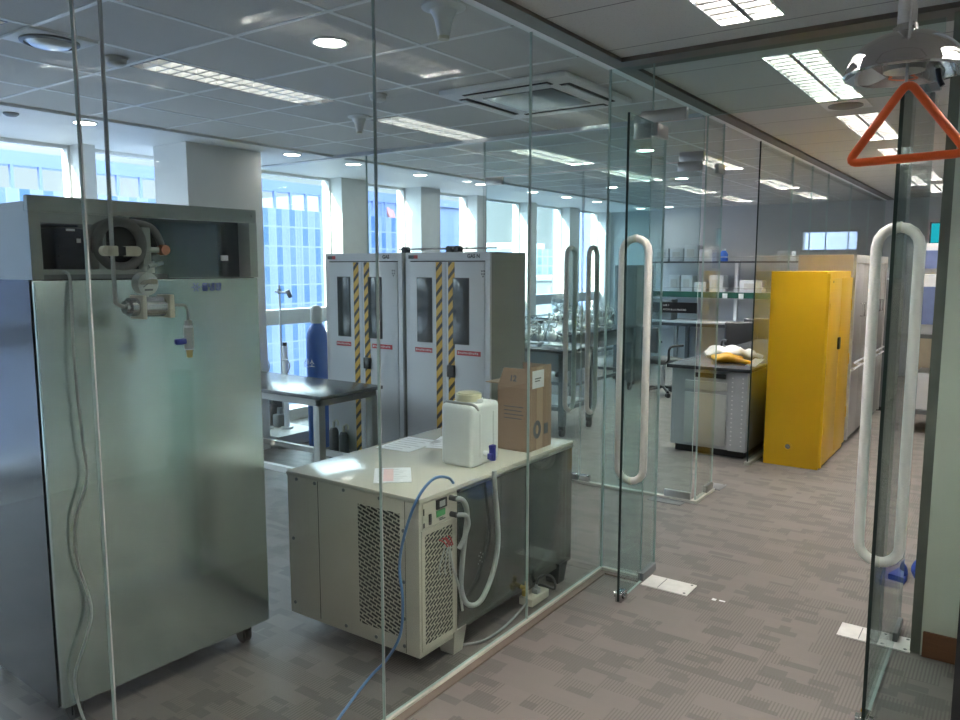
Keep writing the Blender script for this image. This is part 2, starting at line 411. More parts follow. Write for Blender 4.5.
FIX = []      # (x0, x1, y0, y1, lit, label)
corr = [(1.0, ''), (2.83, ''), (4.73, ''), (6.6, ''), (8.45, ''), (10.3, ''), (12.1, '')]
where = ['behind the shower head', 'in front of the dark ceiling beam', 'just beyond the dark ceiling beam', 'beyond the round speaker grille', 'above the tall grey cabinets', 'farther along the corridor row', 'at the far end of the corridor row']
for (yc, _), w in zip(corr, where):
    FIX.append((-1.155, -0.885, yc - 0.635, yc + 0.635, True, 'lit louvred twin-tube corridor ceiling light ' + w))
for yc, w in ((1.05, 'left of the round air diffuser'), (2.98, 'above the steel freezer'), (4.8, 'above the hazard-striped gas cabinets')):
    FIX.append((-3.895, -3.63, yc - 0.61, yc + 0.61, False, 'louvred ceiling light given an added weak glow in the glazed room ' + w))
for yc, w in ((6.6, 'above the nearest wheeled bench'), (8.45, 'above the glassware bench'), (10.4, 'in the middle of the far laboratory'), (12.2, 'near the far laboratory shelves')):
    FIX.append((-3.895, -3.63, yc - 0.61, yc + 0.61, True, 'lit louvred ceiling light beyond the cross partition ' + w))
for yc, w in ((7.9, 'above the black-topped island bench'), (10.4, 'beyond the island bench'), (12.3, 'nearest the small far window')):
    FIX.append((-2.78, -2.52, yc - 0.61, yc + 0.61, True, 'lit louvred ceiling light over the island bench row ' + w))
for yc, w in ((-1.2, 'behind the viewer'), (0.8, 'right of the viewer'), (2.7, 'before the cream wall'), (6.3, 'just past the cream wall'), (8.6, 'over the pale instrument cabinets'), (10.9, 'near the back wall screen')):  # unseen lights, added to brighten this side and the freezer's reflection
    FIX.append((0.35, 0.61, yc - 0.61, yc + 0.61, True, 'added out-of-view louvred ceiling light on the far right side ' + w))
DIFF = (-3.885, -3.605, 1.735, 2.045)     # round diffuser in its square plate
SPK = (-1.155, -0.885, 5.41, 5.72)

# ceiling tiles with openings for the recessed lights
xs = sorted({-5.4, 2.3} | {v for f in FIX for v in f[:2]}); ys = sorted({-2.35, 13.62} | {v for f in FIX for v in f[2:4]})
cm = MB()
for i in range(len(xs) - 1):
    for j in range(len(ys) - 1):
        cx, cy = (xs[i] + xs[i + 1]) / 2, (ys[j] + ys[j + 1]) / 2
        if any(f[0] < cx < f[1] and f[2] < cy < f[3] for f in FIX): continue
        cm.add([(xs[i], ys[j], CZ), (xs[i], ys[j + 1], CZ), (xs[i + 1], ys[j + 1], CZ), (xs[i + 1], ys[j], CZ)], [(0, 1, 2, 3)])
struct('ceiling', cm, 'tile', 'speckled grey mineral tile suspended ceiling', 'ceiling')
struct('trim_40', MB().box(-6.79, 2.35, -2.4, 13.8, 2.95, 3.1), 'gap', 'unseen slab added above the suspended ceiling against sky light', 'slab')  # unseen slab that keeps sky light out of the lamp openings
gm = MB()
for k in range(7):
    x = -2.41 - 0.6 * k
    if x > -5.45: gm.box(x - 0.012, x + 0.012, -2.35, 13.6, CZ - 0.003, CZ)
for k in range(27):
    y = 2.95 - 0.6 * 8 + 0.6 * k
    if y >= 13.6: continue
    def bar(xa, xb, w, y=y):
        cuts = sorted((f[0], f[1]) for f in FIX if f[2] < y < f[3] and f[0] < xb and f[1] > xa)
        p = xa
        for c0, c1 in cuts: gm.box(p, c0, y - w, y + w, CZ - 0.0035, CZ); p = c1
        gm.box(p, xb, y - w, y + w, CZ - 0.0035, CZ)
    bar(-5.4, XW - 0.06, 0.011)
    if y > 4.2: bar(-0.1, 2.2, 0.008)
struct('trim_1', gm, 'tbar', 'white T-bar grid of the glazed room ceiling', 'ceiling grid')
struct('trim_2', MB().box(-6.79, -5.4, -2.35, 13.62, CZ - 0.02, 2.95), 'white', 'white plaster ceiling margin along the windows', 'ceiling margin')

struct('wall_back', MB().box(-6.9, -3.06, 13.6, 13.75, 0, 2.95).box(-2.18, 2.35, 13.6, 13.75, 0, 2.95).box(-3.06, -2.18, 13.6, 13.75, 0, 1.94).box(-3.06, -2.18, 13.6, 13.75, 2.29, 2.95), 'wall', 'grey painted far wall of the laboratory', 'wall')
struct('wall_right', MB().box(2.2, 2.35, -2.4, 13.6, 0, 2.95), 'wall_light', 'white painted wall on the right side', 'wall')
struct('wall_rear', MB().box(-6.9, 2.35, -2.4, -2.25, 0, 2.95), 'wall_light', 'white painted wall behind the viewer', 'wall')
struct('wall_front', MB().box(-0.262, 2.2, 3.75, 3.95, 0, CZ), 'cream', 'cream wall pier beside the open glass door', 'wall')
struct('baseboard_front', MB().box(-0.255, 2.2, 3.735, 3.75, 0, 0.115, bev=0.003), 'wood', 'brown wooden baseboard of the cream wall', 'baseboard')
struct('wall_side', MB().box(-0.078, 0.03, 2.46, 3.75, 0, CZ), 'wall_light', 'short white wall between the dark jamb and the cream pier', 'wall')
struct('trim_3', MB().box(-0.302, -0.262, 3.76, 3.87, 0, CZ), 'alu_dark', 'olive metal jamb strip beside the cream wall', 'door jamb')
struct('trim_4', MB().box(-0.082, 0.0, 2.38, 2.46, 0, 1.15), 'black', 'dark jamb at the lower right edge of the view', 'door jamb')

# windows along the left side
mulls = [(-0.9, -0.75, 0.18), (0.55, 0.7, 0.18), (2.02, 2.14, 0.18), (3.49, 3.61, 0.18), (4.98, 5.12, 0.18), (6.51, 6.95, 0.18), (7.84, 8.24, 0.27), (9.22, 9.45, 0.18), (10.66, 10.94, 0.15), (12.04, 12.41, 0.16), (13.45, 13.6, 0.2)]
XG = -6.74
wl = ['left edge window seen over the steel freezer', 'window above the left end of the steel freezer', 'window above the middle of the freezer, left of the column', 'tall window partly behind the big white column', 'tall window showing the blue glass tower with fins', 'window showing the pale blue building with the red sign', 'window just above the hazard-striped cabinets showing open sky', 'window right of the gas cabinets, third from the far end', 'window beside the second cabinet showing low far buildings', 'window behind the twin glass door handles']
for i in range(len(mulls) - 1):
    a0, a1, d = mulls[i]; b0, b1, _ = mulls[i + 1]
    w = thing('window_%d' % (i + 1), wl[i] if i < len(wl) else 'far window', 'window', (XG, (a1 + b0) / 2, 0), kind='structure')
    fm = MB().box(XG - 0.04, XG + 0.07, a1, a1 + 0.02, 0.05, CZ - 0.02).box(XG - 0.04, XG + 0.04, b0 - 0.02, b0, 0.05, CZ - 0.02).box(XG - 0.04, XG + 0.03, a1, b0, CZ - 0.05, CZ - 0.02)
    fm.build('window_frame', 'mullion', w, smooth=False)
    MB().box(XG - 0.06, XG + 0.10, a1, b0, 1.065, 1.23, bev=0.004).build('transom', 'mullion_grey', w)
    MB().box(XG - 0.012, XG + 0.012, a1 + 0.045, b0 - 0.045, 1.23, CZ - 0.06).build('upper_pane', 'winglass', w, smooth=False)
    MB().box(XG - 0.012, XG + 0.012, a1 + 0.045, b0 - 0.045, 0.12, 1.065).build('lower_pane', 'winglass', w, smooth=False)
    MB().box(XG - 0.06, XG + 0.16, a1, b0, 0.0, 0.12).build('sill', 'mullion', w)
for i, (a0, a1, d) in enumerate(mulls):
    struct('trim_%d' % (5 + i), MB().box(XG - 0.10, XG + 0.04 + d, a0, a1, 0, CZ - 0.02), 'mullion', 'pale deep window mullion, number %d from the freezer end' % (i + 1), 'mullion')
struct('wall_left', MB().box(-6.9, -6.6, -2.25, -0.9, 0, 2.95), 'wall', 'solid wall at the near end of the window side', 'wall')
struct('column', MB().box(-6.18, -5.745, 3.935, 4.69, 0, CZ - 0.02).box(-5.745, -5.735, 3.94, 3.985, 0, CZ - 0.02).box(-5.735, -5.70, 3.925, 4.69, 0, CZ - 0.02, bev=0.004), 'white', 'large white column between the freezer and the windows', 'column')

# small window in the far wall
w = thing('window_11', 'small high window in the far grey wall above the tall cabinets', 'window', (-2.62, 13.67, 1.94), kind='structure')
MB().box(-3.06, -2.18, 13.58, 13.74, 1.94, 1.975).box(-3.06, -2.18, 13.58, 13.74, 2.255, 2.29).box(-3.06, -3.025, 13.58, 13.74, 1.975, 2.255).box(-2.215, -2.18, 13.58, 13.74, 1.975, 2.255).build('window_frame', 'alu', w, smooth=False)
MB().box(-3.025, -2.215, 13.65, 13.665, 1.975, 2.255).build('pane', 'winglass', w, smooth=False)

# ------------------------------------------------------------------ glass partitions
def pane_x(y0, y1, z0, z1, name, label, darknear=False):
    """pane standing in the plane x = XW"""
    m = MB(); t = 0.006
    vs = [(XW - t, y0, z0), (XW + t, y0, z0), (XW + t, y1, z0), (XW - t, y1, z0), (XW - t, y0, z1), (XW + t, y0, z1), (XW + t, y1, z1), (XW - t, y1, z1)]
    m.add(vs, [(0, 4, 7, 3), (1, 2, 6, 5)], 0)
    m.add(vs, [(0, 1, 5, 4)], 2 if darknear else 1); m.add(vs, [(2, 3, 7, 6), (0, 3, 2, 1), (4, 5, 6, 7)], 1)
    return struct(name, m, ['glass', 'edge', 'dark_edge'], label, 'glass partition')
def pane_y(x0, x1, yc, z0, z1):
    m = MB(); t = 0.006
    vs = [(x0, yc - t, z0), (x1, yc - t, z0), (x1, yc + t, z0), (x0, yc + t, z0), (x0, yc - t, z1), (x1, yc - t, z1), (x1, yc + t, z1), (x0, yc + t, z1)]
    m.add(vs, [(0, 1, 5, 4), (2, 3, 7, 6)], 0); m.add(vs, [(1, 2, 6, 5), (0, 4, 7, 3), (0, 3, 2, 1), (4, 5, 6, 7)], 1)
    return m
joints = [(-1.03, -0.025), (-0.021, 0.984), (0.989, 2.005), (2.009, 3.018), (3.022, 3.815)]
jl = ['clear glass panel of the corridor partition nearest the viewer, off to the left', 'clear glass panel before the left end of the freezer', 'clear glass panel in front of the steel freezer', 'clear glass panel in front of the beige chiller', 'narrower clear glass panel ending at the door corner']
for (a, b), l in zip(joints, jl): pane_x(a, b, 0.02, CZ - 0.015, 'glass_panel', l)
for k, (a, b) in enumerate(zip(joints[:-1], joints[1:])):
    struct('trim_%d' % (20 + k), MB().box(XW - 0.0065, XW + 0.0065, a[1] + 0.0006, b[0] - 0.0006, 0.02, CZ - 0.015), 'silicone', ['silicone joint off to the left of the view', 'dark silicone joint in front of the freezer', 'silicone joint over the grille of the chiller', 'silicone joint beside the cardboard box'][k], 'joint')
pane_x(5.345, 5.70, 0.02, CZ - 0.015, 'glass_panel', 'narrow clear glass panel just past the cross partition')
far = [(6.64, 7.74), (7.747, 8.55), (8.557, 9.35), (9.357, 10.7), (10.707, 12.1), (12.107, 13.59)]
fl = ['dark-edged glass panel beside the island bench', 'glass panel behind the yellow cabinet', 'glass panel behind the nearer tall grey cabinet', 'glass panel behind the farther tall grey cabinet', 'glass panel far along the corridor', 'last glass panel meeting the far wall']
for k, ((a, b), l) in enumerate(zip(far, fl)): pane_x(a, b, 0.03, CZ - 0.015, 'glass_panel', l, darknear=(k == 0))
struct('glass_panel', pane_y(XW + 0.007, -1.605, Y1, 0.02, CZ - 0.015), ['glass_green', 'edge'], 'slim glass sidelight between the partition corner and the small door leaf', 'glass partition')
struct('glass_panel', pane_y(-1.60, -0.335, Y1, 2.43, CZ - 0.015), ['glass_green', 'edge'], 'glass transom above the corridor double door', 'glass partition')
struct('glass_panel', pane_y(-6.6, -5.02, Y2, 0.02, CZ - 0.015), ['glass', 'edge'], 'cross partition glass beside the windows and the blue gas cylinder', 'glass partition')
struct('glass_panel', pane_y(-5.01, -3.70, Y2, 0.02, CZ - 0.015), ['glass', 'edge'], 'cross partition glass behind the gas cabinets', 'glass partition')
struct('glass_panel', pane_y(-3.69, -1.86, Y2, 2.43, CZ - 0.015), ['glass_green', 'edge'], 'glass transom above the inner double door', 'glass partition')

rm = MB().box(XW - 0.014, XW + 0.03, -2.25, 13.6, CZ - 0.018, CZ)
struct('trim_30', rm, 'tbar', 'pale ceiling channel holding the corridor glass', 'ceiling rail')
struct('trim_31', MB().box(XW + 0.03, XW + 0.115, -2.25, 13.6, CZ - 0.018, CZ), 'rail', 'bronze ceiling rail along the corridor glass', 'ceiling rail')
struct('trim_32', MB().box(XW + 0.115, -0.25, 3.70, 3.885, CZ - 0.022, CZ), 'rail', 'dark beam crossing the corridor ceiling over the double door', 'ceiling rail')
struct('trim_33', MB().box(-6.6, XW - 0.03, Y2 - 0.035, Y2 + 0.035, CZ - 0.03, CZ), 'mullion_grey', 'grey ceiling channel of the cross partition', 'ceiling rail')
struct('trim_34', MB().box(XW - 0.010, XW + 0.013, -2.25, Y1 + 0.02, 0, 0.018, bev=0.003).box(XW + 0.013, -1.60, Y1 - 0.014, Y1 + 0.014, 0, 0.022), 'trimwhite', 'pale floor channel under the corridor glass', 'floor channel')
struct('trim_35', MB().box(XW + 0.013, XW + 0.05, -2.25, Y1 - 0.014, 0, 0.008, bev=0.002).box(XW + 0.05, -1.60, Y1 - 0.05, Y1 - 0.014, 0, 0.01, bev=0.002), 'trimbrown', 'brown carpet edging along the corridor glass', 'floor edging')
struct('trim_36', MB().box(-6.6, XW + 0.02, Y2 - 0.022, Y2 + 0.022, 0, 0.02, bev=0.002), 'trimwhite', 'pale floor channel of the cross partition', 'floor channel')
struct('trim_37', MB().box(XW - 0.022, XW + 0.022, Y2, 5.72, 0, 0.02).box(XW - 0.022, XW + 0.022, 6.62, 13.6, 0, 0.03, bev=0.003), 'trimwhite', 'pale floor channel under the farther corridor glass', 'floor channel')

# doors: leaf, patch fittings and closed-loop pull handles
def loop(c, out, z0, z1, r, axis):
    """tubular pull that passes through the glass: an elongated closed loop"""
    pts = []; R = out
    for k in range(9):
        a = PI * k / 8; pts.append((R * math.cos(a), z1 - R + R * math.sin(a)))
    for k in range(9):
        a = PI + PI * k / 8; pts.append((R * math.cos(a), z0 + R + R * math.sin(a)))
    P = [(c[0] + u, c[1], v) if axis == 'x' else (c[0], c[1] + u, v) for u, v in pts]
    return MB().tube(P, r, seg=14, closed=True)
def leaf_x(name, label, x, y0, y1, hy, lock=True):
    t = 0.006; z0, z1 = 0.012, 2.42
    d = thing(name, label, 'door', (x, (y0 + y1) / 2, 0), kind='structure')
    m = MB(); vs = [(x - t, y0, z0), (x + t, y0, z0), (x + t, y1, z0), (x - t, y1, z0), (x - t, y0, z1), (x + t, y0, z1), (x + t, y1, z1), (x - t, y1, z1)]
    m.add(vs, [(0, 4, 7, 3), (1, 2, 6, 5)], 0); m.add(vs, [(0, 1, 5, 4)], 2); m.add(vs, [(2, 3, 7, 6), (0, 3, 2, 1), (4, 5, 6, 7)], 1)
    m.build('glass_leaf', ['glass_green', 'edge', 'dark_edge'], d, smooth=False)
    h = loop((x, hy), 0.068, 0.612, 1.838, 0.0188, 'x').build('pull_handle', 'handle', d)
    MB().cyl((x - 0.009, hy, 1.838), (x + 0.009, hy, 1.838), 0.0196).cyl((x - 0.009, hy, 0.612), (x + 0.009, hy, 0.612), 0.0196).build('seam_collar', 'ivory', h)
    MB().box(x - 0.016, x + 0.016, y1 - 0.20, y1 - 0.005, 0.012, 0.055, bev=0.003).build('bottom_patch', 'midgrey', d)
    MB().box(x - 0.016, x + 0.016, y1 - 0.17, y1 - 0.005, 2.36, 2.425, bev=0.003).build('top_patch', 'steel', d)
    lk = MB().box(x - 0.017, x + 0.017, y0 + 0.002, y0 + 0.075, 0.006, 0.055, bev=0.003).cyl((x - 0.03, y0 + 0.035, 0.035), (x + 0.03, y0 + 0.035, 0.035), 0.017)
    lk.build('floor_lock', 'chrome', d)
    return d
leaf_x('door_1', 'wide glass door leaf standing open beside the cream wall', -0.372, 2.975, 3.99, 3.10)
leaf_x('door_2', 'narrow glass door leaf standing open at the partition corner', -1.583, 3.46, 3.97, 3.585).rotation_euler[2] = math.radians(2.2)
def leaf_y(name, label, x0, x1, hx):
    d = thing(name, label, 'door', ((x0 + x1) / 2, Y2, 0), kind='structure')
    pane_y(x0, x1, Y2, 0.012, 2.42).build('glass_leaf', ['glass_green', 'edge'], d, smooth=False)
    loop((hx, Y2), 0.068, 0.575, 1.845, 0.019, 'y').build('pull_handle', 'handle', d)
    e = x0 if hx > (x0 + x1) / 2 else x1; s = 1 if e == x0 else -1
    MB().box(e, e + s * 0.2, Y2 - 0.016, Y2 + 0.016, 0.012, 0.07, bev=0.003).build('bottom_patch', 'steel', d)
    MB().box(e, e + s * 0.17, Y2 - 0.016, Y2 + 0.016, 2.36, 2.425, bev=0.003).build('top_patch', 'steel', d)
    q = x1 if e == x0 else x0
    MB().box(q, q - s * 0.09, Y2 - 0.017, Y2 + 0.017, 0.010, 0.07, bev=0.003).build('floor_lock', 'chrome', d)
leaf_y('door_3', 'left leaf of the closed inner glass double door', -3.68, -2.785, -2.88)
leaf_y('door_4', 'right leaf of the closed inner glass double door', -2.775, -1.87, -2.69)

def patch(mb, label):
    return tag(mb.build('patch_fitting', 'steel'), label, 'glass clamp', kind='structure')
patch(MB().box(-1.70, -1.605, Y1 - 0.016, Y1 + 0.016, 2.35, 2.47, bev=0.003).box(-1.66, -1.42, Y1 - 0.017, Y1 + 0.017, 2.425, 2.485, bev=0.003), 'angled steel glass clamp above the small open door leaf')
patch(MB().box(-0.42, -0.338, Y1 - 0.016, Y1 + 0.016, 2.425, 2.485, bev=0.003), 'steel glass clamp above the wide open door leaf')
patch(MB().box(-2.03, -1.858, Y2 - 0.017, Y2 + 0.017, 2.425, 2.49, bev=0.003), 'steel clamp over the right leaf of the inner double door')
patch(MB().box(XW - 0.016, XW + 0.016, 5.56, 5.705, 2.36, 2.43, bev=0.003), 'steel clamp high on the narrow glass panel past the cross partition')
patch(MB().box(XW - 0.016, XW + 0.016, 5.56, 5.705, 0.012, 0.07, bev=0.003), 'steel clamp at the foot of the narrow glass panel past the cross partition')
M['marble'] = mat('streaked_white_plate', (0.66, 0.65, 0.63), 0.35, 0, 0.1, 18)
def plate(x0, x1, y0, y1, m, label):
    t = thing('floor_spring_cover', label, 'floor plate', ((x0 + x1) / 2, (y0 + y1) / 2, 0))
    MB().box(x0, x1, y0, y1, 0.0, 0.006, bev=0.002).build('cover_plate', m, t)
    MB().box(x0 + 0.09, x0 + 0.094, y0 + 0.01, y1 - 0.01, 0.006, 0.0068).build('plate_scratch', 'midgrey', t)
    for yy in (y0 + 0.02, y1 - 0.02): MB().cyl((x1 - 0.02, yy, 0.006), (x1 - 0.02, yy, 0.008), 0.007).build('plate_screw', 'midgrey', t)
plate(-1.575, -1.32, 3.745, 3.905, 'marble', 'white floor spring plate under the narrow open door leaf')
plate(-0.60, -0.30, 3.735, 3.885, 'marble', 'white floor spring plate beside the cream wall baseboard')
plate(-2.15, -1.90, 5.20, 5.315, 'midgrey', 'grey floor spring plate before the inner double door')
plate(-1.91, -1.79, 5.74, 5.92, 'midgrey', 'small grey floor spring plate past the cross partition')

# black plaque on the inner door
t = thing('door_plaque', 'black plaque with two lines of white lettering on the inner glass door', 'sign', (-2.0, Y2 - 0.012, 1.41))
MB().box(-2.135, -1.868, Y2 - 0.014, Y2 - 0.0065, 1.372, 1.447).build('plate', 'black', t)
text('LAB 1', 0.019, (-2.118, Y2 - 0.0152, 1.425), ROT_NY, 'plaquetext', 'lettering', t)
text('APCVD & LA PROCESS', 0.0175, (-2.118, Y2 - 0.0152, 1.394), ROT_NY, 'plaquetext', 'lettering', t)

# ------------------------------------------------------------------ ceiling fittings
def louver_light(x0, x1, y0, y1, lit, label):
    t = thing('louvre_light', label, 'ceiling light', ((x0 + x1) / 2, (y0 + y1) / 2, CZ))
    zt = CZ + 0.10; w = 0.006
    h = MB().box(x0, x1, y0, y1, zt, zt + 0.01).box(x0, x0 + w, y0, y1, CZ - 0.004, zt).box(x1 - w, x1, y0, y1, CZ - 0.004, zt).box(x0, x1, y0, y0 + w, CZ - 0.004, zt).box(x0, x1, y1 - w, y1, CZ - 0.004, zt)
    h.build('housing', 'reflector' if lit else 'reflector_shaded', t, smooth=False)
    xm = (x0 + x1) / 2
    MB().box(xm - 0.010, xm + 0.010, y0 + w, y1 - w, CZ - 0.003, zt).build('divider', 'louver' if not lit else 'midgrey', t, smooth=False)  # divider colour darkened in lit fittings too
    for xc in ((x0 + xm) / 2, (x1 + xm) / 2):
        MB().cyl((xc, y0 + 0.03, CZ + 0.079), (xc, y1 - 0.03, CZ + 0.079), 0.013, seg=12).build('fluorescent_tube', 'lamp' if lit else 'tube_weak_glow', t)
        l = MB(); n = 16; xa, xb = xc - (xm - x0) / 2 + w + 0.001, xc + (xm - x0) / 2 - 0.011; vs = []; fs = []
        for k in range(1, n):                       # blades and side webs share their corners: one lattice
            y = y0 + (y1 - y0) * k / n
            for X in (xa, xb): vs += [(X, y - 0.008, CZ - 0.001), (X, y + 0.008, CZ - 0.001), (X, y + 0.0025, CZ + 0.055), (X, y - 0.0025, CZ + 0.055)]
            o = (k - 1) * 8
            fs += [(o, o + 1, o + 2, o + 3), (o + 4, o + 7, o + 6, o + 5), (o, o + 4, o + 5, o + 1), (o + 2, o + 6, o + 7, o + 3), (o + 1, o + 5, o + 6, o + 2), (o, o + 3, o + 7, o + 4)]
            if k > 1: fs += [(o - 7, o, o + 3, o - 6), (o - 3, o + 4, o + 7, o - 2)]
        l.add(vs, fs).build('louvre_grille', 'louver_darkened' if lit else 'louver', t, smooth=False)
    return t
for f in FIX: louver_light(*f)['group'] = 'louvred ceiling lights'

dl = [(-5.55, 3.01, 'above the first window, before the white column'), (-5.55, 4.92, 'just past the white column'), (-5.57, 5.73, 'beyond the cross partition rail'), (-5.6, 6.82, 'above the left gas cabinet'), (-5.6, 8.0, 'above the right gas cabinet'), (-5.6, 9.24, 'near the third mullion past the cabinets'), (-5.6, 10.2, 'fourth along the far window margin'), (-5.6, 11.2, 'fifth along the far window margin'), (-5.6, 12.9, 'last before the far wall'),
      (-2.72, 2.66, 'in the glazed room beside the light streaks, biggest one'), (-2.86, 6.66, 'above the inner door, seen beside the clamp'), (-4.52, 9.46, 'over the glassware bench'), (-5.16, 13.1, 'close to the far wall above the chairs'), (-3.4, 9.0, 'over the dark equipment rack')]
for i, (x, y, w) in enumerate(dl):
    zc = CZ - (0.02 if x < -5.4 else 0.0)
    t = thing('downlight', 'round white recessed downlight ' + w, 'ceiling light', (x, y, zc), 'round downlights')
    MB().lathe([(0.088, 0), (0.088, -0.006), (0.078, -0.010), (0.07, -0.006), (0.07, 0)], (x, y, zc)).build('trim_ring', 'white', t)
    MB().cyl((x, y, zc), (x, y, zc - 0.007), 0.07, seg=28).build('lens', 'down', t)

# ceiling cassette air conditioner
t = thing('ceiling_air_conditioner', 'white square four-way cassette air conditioner with grey intake grille', 'air conditioner', (-2.5, 4.17, CZ))
x0, x1, y0, y1 = -2.93, -2.07, 3.74, 4.60
MB().box(x0, x1, y0, y1, CZ - 0.035, CZ, bev=0.012).build('panel', 'white', t)
MB().box(x0 + 0.19, x1 - 0.19, y0 + 0.19, y1 - 0.19, CZ - 0.042, CZ - 0.034, bev=0.004).build('intake_grille', 'midgrey', t)
for (a, b, c, d) in ((x0 + 0.14, x1 - 0.14, y0 + 0.05, y0 + 0.115), (x0 + 0.14, x1 - 0.14, y1 - 0.115, y1 - 0.05), (x0 + 0.05, x0 + 0.115, y0 + 0.14, y1 - 0.14), (x1 - 0.115, x1 - 0.05, y0 + 0.14, y1 - 0.14)):
    v = MB().box(a, b, c, d, CZ - 0.038, CZ - 0.034).build('air_outlet', 'gap', t)
    m = MB()
    if b - a > d - c: m.box(a + 0.01, b - 0.01, (c + d) / 2 - 0.02, (c + d) / 2 + 0.012, CZ - 0.046, CZ - 0.041)
    else: m.box((a + b) / 2 - 0.02, (a + b) / 2 + 0.012, c + 0.01, d - 0.01, CZ - 0.046, CZ - 0.041)
    m.build('vane', 'white', v)
# round diffuser
t = thing('air_diffuser', 'square white air diffuser plate with a round bowl at the upper left', 'air vent', (-3.745, 1.89, CZ))
MB().box(DIFF[0], DIFF[1], DIFF[2], DIFF[3], CZ - 0.012, CZ, bev=0.004).build('plate', 'white', t)
MB().lathe([(0.125, 0), (0.125, -0.008), (0.108, -0.014), (0.105, -0.004)], (-3.745, 1.89, CZ - 0.012)).build('ring', 'midgrey', t)
MB().lathe([(0.104, -0.002), (0.08, -0.022), (0.04, -0.032), (0.0, -0.034)], (-3.745, 1.89, CZ - 0.012)).build('bowl', 'steel', t)
t = thing('ceiling_speaker', 'square plate with a round grey speaker grille between two corridor lights', 'speaker', (-1.02, 5.565, CZ))
MB().box(*SPK, CZ - 0.006, CZ, bev=0.002).build('plate', 'white', t)
MB().lathe([(0.105, 0), (0.105, -0.008), (0.09, -0.012), (0.0, -0.012)], (-1.02, 5.565, CZ - 0.006)).build('grille', 'midgrey', t)
def detector(x, y, label, m='white'):
    t = thing('smoke_detector', label, 'smoke detector', (x, y, CZ))
    MB().lathe([(0.055, 0), (0.055, -0.012), (0.0, -0.012)], (x, y, CZ)).build('base', m, t)
    MB().lathe([(0.05, -0.012), (0.047, -0.03), (0.03, -0.042), (0.0, -0.044)], (x, y, CZ)).build('head', m, t)
detector(-3.3, 3.62, 'small round smoke detector between the cassette and the freezer light')
detector(-3.8, 2.24, 'grey domed detector between the round diffuser and the unlit light', 'greyframe')
detector(-5.62, 2.55, 'tiny detector on the white margin at the left', 'midgrey')
def trumpet(x, y, label, k=1.0):
    t = thing('ceiling_nozzle', label, 'ceiling fitting', (x, y, CZ))
    MB().lathe([(0.09 * k, 0), (0.09 * k, -0.006), (0.055 * k, -0.016), (0.038 * k, -0.05), (0.024 * k, -0.115 * k)], (x, y, CZ)).build('flared_skirt', 'white', t)
    MB().cyl((x, y, CZ - 0.11 * k), (x, y, CZ - 0.128 * k), 0.023 * k).build('nozzle_tip', 'ivory', t)
trumpet(-1.99, 2.58, 'white trumpet-shaped ceiling fitting near the partition rail, larger one')
trumpet(-3.88, 4.06, 'white trumpet-shaped ceiling fitting over the gas cabinets, smaller one', 0.9)
# ------------------------------------------------------------------ steel freezer
FX, FY0, FY1, FZ = -2.73, 1.277, 2.195, 1.94
t = thing('steel_freezer', 'tall satin steel freezer cabinet with an open machinery bay on top', 'freezer', (-3.13, 1.736, 0))
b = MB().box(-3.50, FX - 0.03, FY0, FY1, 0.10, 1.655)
b.build('body', 'stainless_dark_mirrored', t, smooth=False)
MB().box(FX - 0.03, FX, FY0 + 0.005, FY1, 0.10, 1.652, bev=0.006).build('front_panel', 'stainless', t)
fr = MB().box(FX - 0.03, FX, FY0, FY1, 1.885, FZ, bev=0.003).box(FX - 0.03, FX, FY0, FY0 + 0.038, 1.655, 1.885).box(FX - 0.03, FX, FY1 - 0.038, FY1, 1.655, 1.885)
fr.box(-3.50, FX - 0.03, FY0, FY0 + 0.012, 1.655, FZ - 0.02).box(-3.50, FX - 0.03, FY1 - 0.012, FY1, 1.655, FZ - 0.02).box(-3.50, -3.47, FY0, FY1, 1.885, FZ)
fr.cyl((FX, FY0 + 0.03, 1.925), (FX + 0.004, FY0 + 0.03, 1.925), 0.007).cyl((FX, FY1 - 0.02, 1.915), (FX + 0.004, FY1 - 0.02, 1.915), 0.007)
fr.build('bay_frame', 'frame', t, smooth=False)
MB().box(FX - 0.13, FX - 0.115, 1.70, FY1 - 0.012, 1.656, 1.89).build('bay_back_plate', 'stainless_panel', t, smooth=False)
MB().box(FX - 0.36, FX - 0.34, FY0 + 0.012, 1.72, 1.672, 1.862).box(FX - 0.36, FX - 0.03, FY0 + 0.012, 1.79, 1.655, 1.672).box(FX - 0.32, FX - 0.30, FY0 + 0.012, 1.7, 1.672, 1.865).build('compressor_tray', 'midgrey', t, smooth=False)
MB().box(FX - 0.045, FX - 0.035, FY0 + 0.03, 1.73, 1.655, 1.690).build('tray_lip', 'frame', t, smooth=False)
cp = MB().box(FX - 0.22, FX - 0.06, 1.382, 1.500, 1.675, 1.842, bev=0.022).box(FX - 0.2, FX - 0.08, 1.37, 1.480, 1.838, 1.852, bev=0.006)
for k in range(4): cp.box(FX - 0.062, FX - 0.054, 1.395, 1.485, 1.70 + k * 0.034, 1.706 + k * 0.034)
c = cp.build('compressor', 'navy', t)
MB().box(FX - 0.0595, FX - 0.056, 1.425, 1.455, 1.826, 1.834).box(FX - 0.0595, FX - 0.056, 1.460, 1.474, 1.785, 1.80).box(FX - 0.0595, FX - 0.056, 1.430, 1.460, 1.679, 1.684).build('compressor_label', 'paper', c)
ring = MB()
def circ(y, z, r, x, n=24): return [(x, y + r * math.cos(2 * PI * k / n), z + r * math.sin(2 * PI * k / n)) for k in range(n)]
ring.tube(circ(1.615, 1.782, 0.086, FX - 0.05), 0.019, closed=True, seg=12)
ring.build('coiled_hose', 'foam', t)
